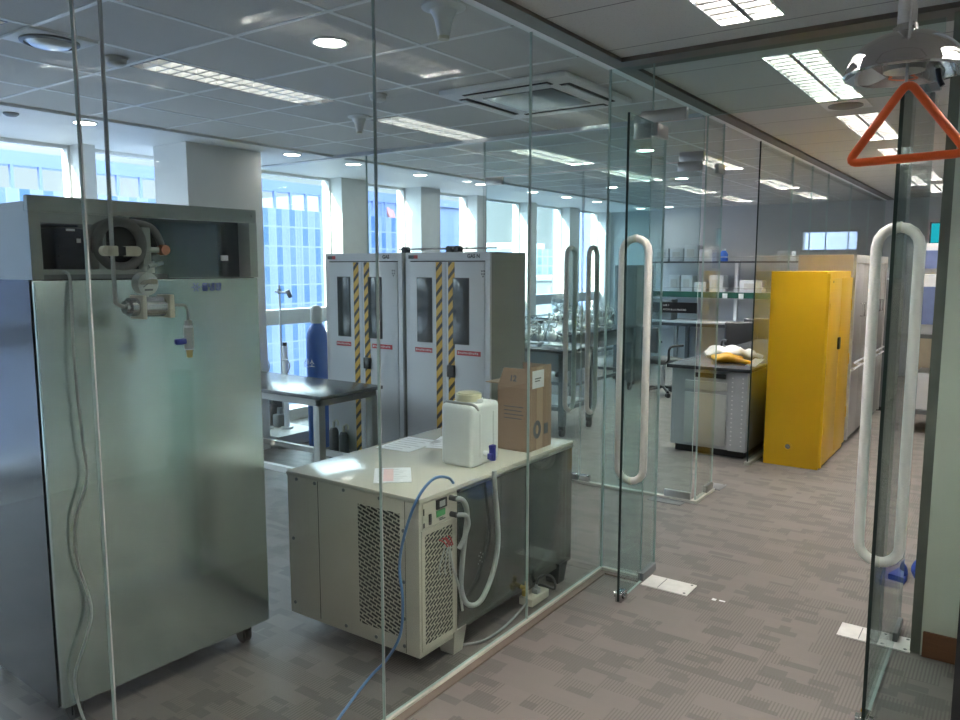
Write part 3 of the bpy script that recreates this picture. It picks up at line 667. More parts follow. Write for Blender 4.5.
MB().tube(circ(1.630, 1.782, 0.09, FX - 0.09), 0.016, closed=True).tube([(FX - 0.09, 1.500, 1.70), (FX - 0.08, 1.520, 1.82), (FX - 0.08, 1.590, 1.865), (FX - 0.09, 1.66, 1.87), (FX - 0.09, 1.76, 1.855), (FX - 0.09, 1.80, 1.80), (FX - 0.085, 1.80, 1.765)], 0.014, smooth=5).build('insulated_pipe', 'foam', t)
fan = MB().cyl((FX - 0.1, 1.618, 1.782), (FX - 0.075, 1.618, 1.782), 0.086)
for k in range(5):
    a = 2 * PI * k / 5
    fan.box(FX - 0.074, FX - 0.066, 1.588 - 0.012, 1.588 + 0.012, 1.782 + 0.008, 1.782 + 0.06)
fan.build('fan', 'black', t)
MB().box(FX - 0.11, FX - 0.05, 1.530, 1.565, 1.68, 1.83, bev=0.004).box(FX - 0.10, FX - 0.06, 1.71, 1.745, 1.69, 1.85, bev=0.004).build('coil_bracket', 'frame', t)
MB().cyl((FX - 0.09, 1.80, 1.765), (FX - 0.05, 1.80, 1.765), 0.019).cyl((FX - 0.07, 1.80, 1.745), (FX - 0.07, 1.80, 1.785), 0.014).build('copper_valve', 'copper', t)
MB().cyl((FX - 0.075, 1.745, 1.765), (FX - 0.075, 1.80, 1.765), 0.011).cyl((FX - 0.06, 1.73, 1.70), (FX - 0.06, 1.79, 1.715), 0.008).box(FX - 0.09, FX - 0.06, 1.73, 1.755, 1.675, 1.72).build('pipe_fitting', 'steel', t)
MB().box(FX - 0.114, FX - 0.11, 2.09, 2.125, 1.725, 1.748).build('tag_plate', 'paper', t)
for (x, y) in ((-3.42, FY0 + 0.08), (-3.42, FY1 - 0.08), (FX - 0.08, FY0 + 0.08), (FX - 0.08, FY1 - 0.08)):
    w = MB().box(x - 0.028, x + 0.028, y - 0.024, y + 0.024, 0.078, 0.10).box(x - 0.03, x + 0.02, y - 0.022, y - 0.017, 0.03, 0.08).box(x - 0.03, x + 0.02, y + 0.017, y + 0.022, 0.03, 0.08)
    w.cyl((x - 0.008, y - 0.015, 0.038), (x - 0.008, y + 0.015, 0.038), 0.038).build('castor', 'black', t)
lg = text('올냉장', 0.034, (FX + 0.0008, 1.918, 1.616), ROT_PX, 'logoblue', 'logo_lettering', t, bold=0.0006)
st = MB()
for k in range(6):
    a = PI * k / 3
    for rr in (0.008, 0.016):
        st.sphere((FX + 0.001, 1.893 + rr * math.cos(a), 1.618 + rr * math.sin(a)), 0.0028, (0.3, 1, 1), seg=8, rings=5)
st.build('logo_burst', 'logoblue', t)
MB().tube([(FX - 0.05, 1.395, 1.682), (FX + 0.006, 1.395, 1.672), (FX + 0.03, 1.388, 1.60), (FX + 0.045, 1.377, 1.42), (FX + 0.05, 1.379, 1.25), (FX + 0.05, 1.386, 1.08), (FX + 0.045, 1.395, 0.95), (FX + 0.04, 1.348, 0.80), (FX + 0.04, 1.345, 0.66), (FX + 0.045, 1.382, 0.47), (FX + 0.04, 1.360, 0.36), (FX + 0.04, 1.310, 0.22), (FX + 0.05, 1.328, 0.06), (FX + 0.03, 1.370, 0.008)], 0.0052, smooth=6).build('power_cord', 'greyplastic', t)

t.rotation_euler[2] = math.radians(-2.2); t.location.y += 0.0154
# gas line with regulator hanging from the ceiling
GX = -2.5
t = thing('gas_regulator_line', 'thin steel gas line with regulator, gauge and blue-levered valve before the freezer', 'gas regulator', (GX, 1.43, 1.55))
MB().tube([(GX, 1.43, CZ), (GX, 1.428, 2.4), (GX, 1.424, 1.9), (GX, 1.424, 1.615), (GX, 1.43, 1.575), (GX, 1.47, 1.560)], 0.007, seg=10, smooth=4).build('supply_pipe', 'alu', t)
p = MB()
for s_ in (0, 1):
    y0, y1 = (1.383, 1.440) if s_ == 0 else (1.465, 1.522)
    p.box(GX - 0.012, GX + 0.012, y0 + (0.017 if s_ == 0 else 0), y1 - (0 if s_ == 0 else 0.017), 1.735, 1.769, bev=0.004)
    p.cyl((GX - 0.012, y0 + 0.017 if s_ == 0 else y1 - 0.017, 1.752), (GX + 0.012, y0 + 0.017 if s_ == 0 else y1 - 0.017, 1.752), 0.017)
p.cyl((GX - 0.02, 1.45, 1.752), (GX - 0.012, 1.45, 1.752), 0.012)
p.build('paddle_handle', 'ivory', t)
MB().box(GX - 0.01, GX + 0.01, 1.437, 1.468, 1.737, 1.767).build('paddle_hub', 'black', t)
r = MB().cyl((GX, 1.47, 1.562), (GX, 1.503, 1.562), 0.032).cyl((GX, 1.503, 1.562), (GX, 1.595, 1.559), 0.036).cyl((GX, 1.455, 1.562), (GX, 1.47, 1.562), 0.022)
rb = r.build('regulator_body', 'chrome', t)
MB().box(GX - 0.04, GX + 0.042, 1.497, 1.514, 1.52, 1.602, bev=0.004).box(GX - 0.04, GX + 0.042, 1.60, 1.62, 1.52, 1.602, bev=0.004).build('regulator_flange', 'ivory', t)
g = MB().cyl((GX - 0.02, 1.535, 1.642), (GX + 0.02, 1.535, 1.640), 0.039, seg=28).cyl((GX, 1.535, 1.59), (GX, 1.535, 1.605), 0.01).cyl((GX, 1.535, 1.685), (GX, 1.535, 1.70), 0.008)
gg = g.build('pressure_gauge', 'steel', t)
MB().cyl((GX + 0.02, 1.535, 1.642), (GX + 0.0215, 1.535, 1.640), 0.032, seg=28).build('gauge_dial', 'hazdisplay', gg)
MB().box(GX + 0.0215, GX + 0.0225, 1.52, 1.55, 1.617, 1.623).box(GX + 0.0215, GX + 0.0225, 1.525, 1.545, 1.648, 1.651).tube([(GX + 0.0225, 1.515, 1.63), (GX + 0.0225, 1.535, 1.643)], 0.0015, seg=6).build('gauge_marks', 'ink', gg)
MB().tube([(GX, 1.62, 1.562), (GX, 1.66, 1.562), (GX, 1.688, 1.558), (GX, 1.697, 1.535), (GX, 1.698, 1.50)], 0.0055, smooth=4).build('outlet_pipe', 'alu', t)
v = MB().cyl((GX, 1.698, 1.505), (GX, 1.698, 1.485), 0.014, seg=8).cyl((GX, 1.698, 1.478), (GX, 1.698, 1.40), 0.0175)
vb = v.build('ball_valve', 'steel', t)
MB().cyl((GX, 1.698, 1.486), (GX, 1.698, 1.470), 0.016).cyl((GX, 1.698, 1.402), (GX, 1.698, 1.396), 0.016).build('valve_band', 'paper', t)
MB().cyl((GX, 1.698, 1.396), (GX, 1.698, 1.368), 0.012, 0.010).build('brass_nozzle', 'brass', t)
MB().box(GX - 0.008, GX + 0.010, 1.640, 1.685, 1.418, 1.440, bev=0.006).build('blue_lever', 'bluevalve', t)

# ------------------------------------------------------------------ beige chiller
X0, X1, Y0, YE, Z0, ZT = -2.725, -1.93, 2.33, 3.625, 0.085, 0.768
YS = 2.59
t = thing('chiller', 'beige floor-standing chiller unit with slotted grilles and a dark side panel', 'chiller', ((X0 + X1) / 2, (Y0 + YE) / 2, 0))
MB().box(X0, X1 - 0.008, Y0, YS, Z0, ZT - 0.022, bev=0.004).build('front_housing', 'beige', t)
MB().box(X0, X1 - 0.004, YS, YE, Z0 + 0.015, ZT - 0.035, bev=0.004).build('side_panel', 'stainless_panel', t)
MB().box(X0 - 0.003, X1, Y0 - 0.004, YE + 0.003, ZT - 0.022, ZT, bev=0.005).build('top_cover', 'beigetop', t)
MB().box(X1 - 0.02, X1 + 0.001, YS + 0.01, YE + 0.002, ZT - 0.034, ZT - 0.023).build('edge_strip', 'steel', t, smooth=False)
MB().box(-2.275, -2.04, Y0 - 0.0035, Y0 + 0.01, 0.156, 0.69).build('side_grille', 'grille_x', t, smooth=False)
MB().box(X1 - 0.02, X1 - 0.0045, 2.362, 2.549, 0.133, 0.607).build('front_grille', 'grille_y', t, smooth=False)
MB().box(X1 - 0.02, X1 - 0.0025, 2.342, 2.362, 0.12, 0.62).box(X1 - 0.02, X1 - 0.0025, 2.549, 2.575, 0.12, 0.62).box(X1 - 0.02, X1 - 0.0025, 2.342, 2.575, 0.607, 0.63).box(X1 - 0.02, X1 - 0.0025, 2.342, 2.575, 0.11, 0.133).build('grille_frame', 'beige', t, smooth=False)
cp = MB().box(X1 - 0.02, X1 - 0.004, 2.35, 2.58, 0.635, 0.742).build('control_panel', 'beige', t, smooth=False)
dp = MB().box(X1 - 0.005, X1 + 0.004, 2.436, 2.505, 0.697, 0.738, bev=0.002).build('display', 'black', cp)
MB().box(X1 + 0.004, X1 + 0.0048, 2.452, 2.49, 0.705, 0.73).build('display_screen', 'hazdisplay', cp)
MB().box(X1 - 0.004, X1 - 0.0028, 2.44, 2.50, 0.662, 0.690).build('status_label', 'label', cp)
MB().box(X1 - 0.005, X1 + 0.003, 2.388, 2.402, 0.645, 0.69, bev=0.002).build('rocker_switch', 'black', cp)
MB().box(X1 - 0.005, X1 - 0.0025, 2.353, 2.360, 0.692, 0.72).box(X1 - 0.005, X1 - 0.0025, 2.353, 2.362, 0.64, 0.66).build('vent_slot', 'black', cp)
MB().box(X1 - 0.004, X1 - 0.0025, 2.46, 2.50, 0.645, 0.649).box(X1 - 0.004, X1 - 0.0025, 2.46, 2.485, 0.652, 0.655).build('printed_line', 'ink', cp)
sc = MB()
for (x, z) in ((-2.66, 0.735), (-2.54, 0.735), (-2.36, 0.735), (-2.15, 0.735), (-2.02, 0.40), (-2.02, 0.24), (-2.02, 0.12), (-2.69, 0.45), (-2.69, 0.14), (-2.36, 0.115), (-2.18, 0.115), (-2.02, 0.62)):
    sc.cyl((x, Y0 - 0.004, z), (x, Y0, z), 0.008, seg=12)
sc.build('panel_screw', 'midgrey', t)
MB().box(-2.524, -2.521, Y0 - 0.001, Y0 + 0.002, 0.1, 0.745).box(-2.013, -2.011, Y0 - 0.001, Y0 + 0.002, 0.09, 0.745).build('panel_seam', 'gap', t, smooth=False)
for (x, y, m) in ((X1 - 0.05, 2.60, 'beige'), (X0 + 0.22, 2.56, 'beige'), (X1 - 0.05, YE - 0.09, 'darkgrey'), (X0 + 0.06, YE - 0.08, 'darkgrey')):
    MB().add([(x - 0.05, y - 0.045, Z0 + 0.03), (x + 0.05, y - 0.045, Z0 + 0.03), (x + 0.05, y + 0.045, Z0 + 0.03), (x - 0.05, y + 0.045, Z0 + 0.03), (x - 0.036, y - 0.033, 0), (x + 0.036, y - 0.033, 0), (x + 0.036, y + 0.033, 0), (x - 0.036, y + 0.033, 0)], [(0, 1, 2, 3), (4, 5, 6, 7), (0, 1, 5, 4), (1, 2, 6, 5), (2, 3, 7, 6), (3, 0, 4, 7)]).build('foot', m, t, smooth=False)
XH = X1 + 0.018
for (y, z) in ((2.535, 0.725), (2.54, 0.652)):
    MB().cyl((X1 - 0.01, y, z), (X1 + 0.03, y, z), 0.012).build('hose_port', 'darkgrey', t)
MB().tube([(X1 + 0.02, 2.535, 0.725), (XH + 0.02, 2.57, 0.71), (XH + 0.02, 2.60, 0.65), (XH + 0.01, 2.60, 0.55), (XH, 2.59, 0.42), (XH, 2.585, 0.30), (XH + 0.01, 2.62, 0.225), (XH + 0.02, 2.70, 0.215), (XH + 0.02, 2.79, 0.30), (XH + 0.015, 2.845, 0.42), (XH + 0.01, 2.85, 0.55), (XH + 0.01, 2.83, 0.68), (XH + 0.012, 2.82, 0.785)], 0.0115, smooth=6).build('water_hose', 'greyplastic', t)
MB().tube([(X1 + 0.02, 2.54, 0.652), (XH + 0.03, 2.575, 0.645), (XH + 0.03, 2.595, 0.60), (XH + 0.02, 2.575, 0.54), (XH + 0.01, 2.55, 0.50)], 0.010, smooth=6).build('return_hose', 'greyplastic', t)
w = MB()
for (y, z, dy) in ((2.49, 0.545, -0.02), (2.51, 0.53, 0.0), (2.525, 0.515, 0.02)):
    w.tube([(X1 + 0.004, y, z), (X1 + 0.012, y - 0.02, z - 0.03), (X1 + 0.012, y - 0.035 + dy, z - 0.10), (X1 + 0.008, y - 0.02 + dy, z - 0.13)], 0.003, seg=6, smooth=4)
w.tube([(X1 + 0.004, 2.515, 0.52), (X1 + 0.014, 2.53, 0.42), (X1 + 0.012, 2.58, 0.30), (X1 + 0.012, 2.60, 0.2)], 0.0055, seg=8, smooth=5)
w.build('loose_wires', 'hosepale', t)
w = MB()
for k in range(4): w.tube([(X1 + 0.002, 2.45 + 0.02 * k, 0.565), (X1 + 0.012, 2.47 + 0.015 * k, 0.55 + 0.006 * (k % 2)), (X1 + 0.008, 2.50 + 0.012 * k, 0.52)], 0.003, seg=6, smooth=4)
w.build('red_wires', 'red', t)
MB().cyl((X1 - 0.01, 3.11, 0.125), (X1 + 0.03, 3.11, 0.125), 0.011).cyl((X1 + 0.028, 3.11, 0.105), (X1 + 0.028, 3.11, 0.16), 0.009).box(X1 + 0.018, X1 + 0.038, 3.08, 3.10, 0.095, 0.125, bev=0.003).build('drain_valve', 'brass', t)
wn = MB()
for k in range(7): wn.box(X1 - 0.0042, X1 - 0.0034, 2.74 + 0.006 * k, 2.745 + 0.006 * k, 0.36 + 0.012 * ((k * 3) % 5), 0.366 + 0.012 * ((k * 3) % 5))
wn.build('faint_marking', 'midgrey', t)

# white jerrican with tap
t = thing('water_jug', 'milky white square jerrican with a cream lid and blue tap on the chiller', 'jug', (-2.13, 2.95, ZT))
jx0, jx1, jy0, jy1 = -2.215, -2.03, 2.83, 3.06
j = MB().box(jx0, jx1, jy0, jy1, ZT, ZT + 0.295, bev=0.022, seg=4).box(jx0 + 0.025, jx1 - 0.025, jy0 + 0.025, jy1 - 0.025, ZT + 0.28, ZT + 0.297, bev=0.008, seg=3).cyl((-2.10, 2.93, ZT + 0.29), (-2.10, 2.93, ZT + 0.315), 0.052)
for s_ in (0.06, 0.17): j.box(jx1 - 0.004, jx1 + 0.003, jy0 + s_, jy0 + s_ + 0.012, ZT + 0.04, ZT + 0.25, bev=0.003)
j.build('body', 'jug', t)
MB().cyl((-2.115, 2.92, ZT + 0.305), (-2.115, 2.92, ZT + 0.337), 0.062).cyl((-2.115, 2.92, ZT + 0.337), (-2.115, 2.92, ZT + 0.342), 0.053).build('screw_lid', 'juglid', t)
MB().tube([(jx0 + 0.005, jy0 + 0.05, ZT + 0.26), (jx0 + 0.005, jy0 + 0.03, ZT + 0.295), (-2.12, jy0 + 0.02, ZT + 0.30), (jx1 - 0.01, jy0 + 0.025, ZT + 0.297), (jx1 - 0.002, jy0 + 0.05, ZT + 0.27)], 0.007, smooth=5).build('carry_handle', 'alu', t)
MB().cyl((jx1 - 0.01, 2.93, ZT + 0.055), (jx1 + 0.045, 2.93, ZT + 0.055), 0.014).build('tap_stem', 'jug', t)
MB().cyl((jx1 + 0.045, 2.93, ZT + 0.03), (jx1 + 0.045, 2.93, ZT + 0.09), 0.016).box(jx1 + 0.03, jx1 + 0.06, 2.905, 2.925, ZT + 0.035, ZT + 0.065, bev=0.006).box(jx1 + 0.033, jx1 + 0.057, 2.913, 2.947, ZT + 0.085, ZT + 0.103, bev=0.005).build('blue_tap', 'bluevalve', t)

# cardboard box with raised flaps
t = thing('cardboard_box', 'tall open brown cardboard box with a white label on the chiller', 'box', (-2.09, 3.36, ZT))
bx0, bx1, by0, by1, bz = -2.17, -1.985, 3.25, 3.48, ZT + 0.325
k = 0.004
b = MB().box(bx0, bx1, by0, by0 + k, ZT, bz).box(bx0, bx1, by1 - k, by1, ZT, bz).box(bx0, bx0 + k, by0, by1, ZT, bz).box(bx1 - k, bx1, by0, by1, ZT, bz).box(bx0, bx1, by0, by1, ZT, ZT + k)
b.build('body', 'card', t, smooth=False)
MB().add([(bx0, by0, bz), (bx1, by0, bz), (bx1 - 0.01, by0 + 0.02, bz + 0.095), (bx0 + 0.025, by0 + 0.02, bz + 0.095), (bx0, by0 + k, bz), (bx1, by0 + k, bz), (bx1 - 0.01, by0 + 0.02 + k, bz + 0.095), (bx0 + 0.025, by0 + 0.02 + k, bz + 0.095)], [(0, 1, 2, 3), (7, 6, 5, 4), (0, 3, 7, 4), (1, 5, 6, 2), (3, 2, 6, 7)]).build('front_flap', 'card', t, smooth=False)
MB().box(bx1 - k, bx1, by0 + 0.01, by1 - 0.005, bz, bz + 0.105).build('side_flap', 'card', t, smooth=False)
MB().box(bx0 - 0.09, bx0, by0 + 0.02, by1 - 0.02, bz + 0.01, bz + 0.014).build('left_flap', 'cardlight', t, smooth=False)
MB().box(bx0 + 0.01, bx1 - 0.01, by1 - k, by1, bz, bz + 0.10).build('rear_flap', 'card', t, smooth=False)
MB().box(bx1, bx1 + 0.0006, 3.33, 3.39, ZT, bz + 0.10).build('tape', 'cardlight', t, smooth=False)
lb = MB().box(bx1 + 0.0006, bx1 + 0.0014, 3.285, 3.40, bz - 0.005, bz + 0.085).build('shipping_label', 'paper', t, smooth=False)
MB().box(bx1 + 0.0014, bx1 + 0.0018, 3.31, 3.37, bz + 0.04, bz + 0.047).box(bx1 + 0.0014, bx1 + 0.0018, 3.31, 3.36, bz + 0.028, bz + 0.034).build('label_print', 'midgrey', lb)
text('12', 0.042, (bx0 + 0.09, by0 + 0.0055, bz + 0.045), (PI / 2 - 0.207, 0, 0), 'ink', 'printed_number', t, align='CENTER', bold=0.0016)
mk = MB()
for q in range(4): mk.box(bx0 + 0.04, bx1 - 0.03 - 0.01 * (q % 2), by0 - 0.0008, by0, ZT + 0.225 - 0.02 * q, ZT + 0.229 - 0.02 * q)
mk.build('printed_lines', 'ink', t, smooth=False)
mk = MB().tube([(bx1 + 0.001, 3.335 + 0.027 * math.cos(2 * PI * q / 16), ZT + 0.105 + 0.036 * math.sin(2 * PI * q / 16)) for q in range(16)], 0.012, seg=8, closed=True).box(bx1, bx1 + 0.0012, 3.405, 3.445, ZT + 0.07, ZT + 0.125)
mk.v = [(min(x, bx1 + 0.0015), y, z) if x > bx1 else (bx1 - 0.001, y, z) for x, y, z in mk.v]
mk.build('printed_ring', 'ink', t, smooth=False)

# papers on the chiller
def sheet(cx, cy, w, h, ang, label, z=ZT, lines=6, pink=False, n=1):
    t = thing('paper_sheet', label, 'paper', (cx, cy, z), 'papers on the chiller')
    MB().box(cx - w / 2, cx + w / 2, cy - h / 2, cy + h / 2, z + 0.0004, z + 0.0014 * n + 0.0004).rot((cx, cy), ang).build('sheet', 'paper', t, smooth=False)
    zz = z + 0.0014 * n + 0.0004; m = MB()
    for q in range(lines):
        yy = cy - h * 0.36 + h * 0.72 * q / max(1, lines - 1)
        m.box(cx - w * 0.40, cx + w * (0.18 + 0.2 * ((q * 7) % 3) / 2), yy - 0.0016, yy + 0.0016, zz, zz + 0.0003)
    m.rot((cx, cy), ang).build('printed_lines', 'ink' if not pink else 'greyplastic', t, smooth=False)
    if pink: MB().box(cx - w * 0.25, cx + w * 0.02, cy - h * 0.42, cy + h * 0.42, zz + 0.0003, zz + 0.0006).rot((cx, cy), ang).build('pink_column', 'pink', t, smooth=False)
sheet(-2.262, 2.54, 0.166, 0.245, 0.72, 'small printed sheet with a pink column near the front of the chiller', lines=7, pink=True, n=2)
sheet(-2.60, 3.05, 0.21, 0.29, 0.08, 'printed form lying across the back edge of the chiller, left one')
sheet(-2.44, 3.20, 0.19, 0.27, 0.35, 'printed form beside the white jerrican on the chiller', z=ZT, n=1)

# blue hose from the chiller to the floor
h = MB().tube([(-1.955, 2.585, ZT + 0.006), (-1.935, 2.52, 0.815), (-1.93, 2.43, 0.835), (-1.925, 2.34, 0.805), (-1.93, 2.28, 0.735), (-1.985, 2.283, 0.59), (-2.005, 2.285, 0.47), (-1.99, 2.285, 0.35), (-2.0, 2.28, 0.20), (-2.06, 2.265, 0.08), (-2.11, 2.225, 0.012), (-2.07, 2.10, 0.008), (-2.02, 1.97, 0.008), (-1.96, 1.80, 0.008), (-1.92, 1.5, 0.008)], 0.0062, smooth=7, seg=10)
tag(h.build('blue_air_hose', 'blue', base=(-2.0, 2.28, 0)), 'thin blue hose arching from the chiller top down to the floor', 'hose')
h = MB().tube([(-2.06, 2.262, 0.075), (-2.02, 2.268, 0.18), (-2.005, 2.27, 0.19)], 0.004, smooth=4)
# power strip
t = thing('power_strip', 'ivory power strip with a grey plug on the floor behind the glass', 'power strip', (-1.93, 3.22, 0))
MB().box(-1.985, -1.905, 3.17, 3.34, 0.0, 0.042, bev=0.006).build('body', 'ivory', t)
MB().box(-1.95, -1.915, 3.235, 3.275, 0.042, 0.07, bev=0.006).cyl((-1.932, 3.255, 0.07), (-1.932, 3.255, 0.09), 0.011, 0.007).build('plug', 'greyplastic', t)
MB().tube([(-1.932, 3.255, 0.085), (-1.918, 3.262, 0.125), (-1.905, 3.30, 0.13), (-1.89, 3.35, 0.10), (-1.895, 3.38, 0.03), (-1.99, 3.42, 0.01), (-2.1, 3.40, 0.008)], 0.006, smooth=6).build('plug_cord', 'rubber', t)
MB().tube([(-1.935, 3.17, 0.02), (-1.91, 3.0, 0.01), (-1.895, 2.86, 0.009), (-1.90, 2.74, 0.009), (-1.94, 2.67, 0.009), (-1.98, 2.64, 0.009), (-2.03, 2.70, 0.009)], 0.006, smooth=6).build('supply_cord', 'greyplastic', t)

# ------------------------------------------------------------------ black-topped table
t = thing('work_table', 'grey framed table with a black top before the gas cabinets', 'table', (-5.0, 4.235, 0))
MB().box(-5.85, -4.165, 3.90, 4.575, 0.722, 0.750, bev=0.003).build('tabletop', 'blacktop', t)
MB().box(-5.80, -4.215, 3.93, 3.965, 0.665, 0.722).box(-5.80, -4.215, 4.515, 4.55, 0.665, 0.722).box(-4.25, -4.215, 3.93, 4.55, 0.665, 0.722).box(-5.80, -5.765, 3.93, 4.55, 0.665, 0.722).build('apron', 'tablegrey', t, smooth=False)
for (x, y) in ((-4.245, 3.955), (-4.245, 4.525), (-5.77, 3.955), (-5.77, 4.525)):
    MB().box(x - 0.032, x + 0.032, y - 0.032, y + 0.032, 0.0, 0.668, bev=0.003).build('leg', 'tablegrey', t)
MB().box(-5.77, -4.245, 4.505, 4.545, 0.10, 0.145).box(-5.79, -5.75, 3.955, 4.525, 0.10, 0.145).box(-5.77, -4.245, 3.935, 3.975, 0.10, 0.145).build('foot_rail', 'greyframe', t, smooth=False)

# ------------------------------------------------------------------ gas cabinets
def gas_cabinet(x0, x1, label, hdr):
    y0, y1, zt = 4.78, 5.28, 1.81
    t = thing('gas_cabinet', label, 'cabinet', ((x0 + x1) / 2, (y0 + y1) / 2, 0), 'hazard-striped gas cabinets')
    W = x1 - x0; xm = (x0 + x1) / 2
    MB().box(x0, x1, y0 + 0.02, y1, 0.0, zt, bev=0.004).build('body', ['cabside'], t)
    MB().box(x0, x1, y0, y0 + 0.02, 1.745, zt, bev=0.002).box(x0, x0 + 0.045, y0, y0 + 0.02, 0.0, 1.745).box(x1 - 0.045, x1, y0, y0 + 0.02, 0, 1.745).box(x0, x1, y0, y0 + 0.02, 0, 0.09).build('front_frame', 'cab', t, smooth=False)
    MB().box(x0 + 0.046, x1 - 0.046, y0 + 0.004, y0 + 0.018, 1.737, 1.745).build('header_gap', 'gap', t, smooth=False)
    for s in (-1, 1):
        a, b = (x0 + 0.047, xm - 0.002) if s < 0 else (xm + 0.002, x1 - 0.047)
        d = MB().box(a, b, y0 - 0.006, y0 + 0.018, 0.095, 1.737, bev=0.003).build('door', 'cab', t)
        wa, wb = (xm - 0.285, xm - 0.145) if s < 0 else (xm + 0.075, xm + 0.215)
        MB().box(wa - 0.008, wb + 0.008, y0 - 0.009, y0 - 0.005, 1.10, 1.615, bev=0.0015).build('window_seal', 'rubber', d)
        MB().box(wa, wb, y0 - 0.011, y0 - 0.008, 1.108, 1.607, bev=0.0012).build('door_window', 'darkwin', d)
        ha, hb = (xm - 0.098, xm - 0.038) if s < 0 else (xm + 0.022, xm + 0.084)
        MB().box(ha, hb, y0 - 0.0075, y0 - 0.0058, 0.10, 1.735).build('hazard_tape', 'hazard', d, smooth=False)
        sa, sb = (xm - 0.315, xm - 0.14) if s < 0 else (xm + 0.105, xm + 0.33)
        rs = MB().box(sa, sb, y0 - 0.0075, y0 - 0.0058, 1.018, 1.056).build('red_sticker', 'red', d, smooth=False)
        q = MB(); xx = sa + 0.01; i = 0
        while xx < sb - 0.02:
            q.box(xx, xx + 0.012, y0 - 0.0082, y0 - 0.0074, 1.029 + 0.004 * (i % 2), 1.047 - 0.003 * (i % 3)); xx += 0.018; i += 1
        q.build('sticker_print', 'stickertext', rs, smooth=False)
        if s > 0:
            MB().box(xm + 0.02, xm + 0.09, y0 - 0.03, y0 - 0.006, 0.84, 0.935, bev=0.006).build('latch', 'black', d)
            q = MB()
            for (u, v2) in ((0, 0), (0.02, 0), (0, -0.022), (0.02, -0.022), (0.01, -0.04)): q.box(xm + 0.335 + u, xm + 0.347 + u, y0 - 0.0072, y0 - 0.0058, 1.66 + v2, 1.673 + v2)
            q.build('small_marking', 'midgrey', d, smooth=False)
    s1 = MB().box(x0 + 0.03, x0 + 0.085, y0 - 0.0015, y0, 1.762, 1.79).build('name_sticker', 'ink', t, smooth=False)
    MB().box(x0 + 0.086, x0 + 0.125, y0 - 0.0015, y0, 1.762, 1.79).build('red_mark', 'red', t, smooth=False)
    text(hdr, 0.040, (x1 - 0.21, y0 - 0.0014, 1.778), ROT_NY, 'ink', 'lettering', t, bold=0.0016)
    return t
gas_cabinet(-5.005, -4.125, 'pale grey gas cabinet with hazard-striped doors, the left one beside the blue cylinder', 'GAS')
gas_cabinet(-4.085, -3.262, 'pale grey gas cabinet with hazard-striped doors, the right one behind the white jerrican', 'GAS N')
t = thing('exhaust_conduit', 'thin steel conduit with clamp fittings along the cabinet tops', 'pipe', (-3.8, 5.0, 1.81))
MB().cyl((-4.35, 5.0, 1.845), (-3.35, 5.0, 1.845), 0.007).build('conduit', 'alu', t)
for x in (-4.27, -3.80, -3.72): MB().box(x - 0.03, x + 0.03, 4.975, 5.025, 1.81, 1.825).cyl((x, 4.965, 1.842), (x, 5.035, 1.842), 0.023).build('conduit_clamp', 'darkgrey', t)

# blue gas cylinder and small dark cylinders
t = thing('gas_cylinder', 'blue compressed gas cylinder with a grey cap beside the left gas cabinet', 'gas cylinder', (-5.39, 5.02, 0))
MB().lathe([(0.0, 0), (0.096, 0.0), (0.10, 0.02), (0.10, 1.02), (0.094, 1.08), (0.07, 1.14), (0.05, 1.17), (0.045, 1.19), (0.0, 1.19)], (-5.39, 5.02, 0)).build('body', 'bluecyl', t)
MB().lathe([(0.052, 1.175), (0.055, 1.2), (0.055, 1.30), (0.04, 1.335), (0.0, 1.345)], (-5.39, 5.02, 0)).build('valve_cap', 'greyframe', t)
text('산소', 0.09, (-5.47, 4.9185, 0.80), ROT_NY, 'paper', 'lettering', t, extrude=0.0008, sx=0.9)
MB().lathe([(0.102, 0.50), (0.106, 0.505), (0.106, 0.545), (0.102, 0.55)], (-5.39, 5.02, 0)).build('strap', 'black', t)
for i, (x, y, lab) in enumerate(((-4.845, 4.68, 'slim dark cylinder standing at the gas cabinet foot, left of the pair'), (-4.745, 4.70, 'slim dark cylinder standing at the gas cabinet foot, right of the pair'))):
    t = thing('small_cylinder', lab, 'gas cylinder', (x, y, 0), 'slim dark cylinders')
    MB().lathe([(0, 0), (0.04, 0), (0.042, 0.012), (0.042, 0.27 - 0.03 * i), (0.03, 0.30 - 0.03 * i), (0.0, 0.31 - 0.03 * i)], (x, y, 0)).build('body', 'darkgrey', t)
    MB().cyl((x, y, 0.30 - 0.03 * i), (x, y, 0.36 - 0.03 * i), 0.012).tube([(x, y, 0.35 - 0.03 * i), (x + 0.03, y, 0.375 - 0.03 * i), (x + 0.055, y, 0.36 - 0.03 * i), (x + 0.05, y, 0.33 - 0.03 * i)], 0.007, smooth=4).build('valve', 'ivory', t)
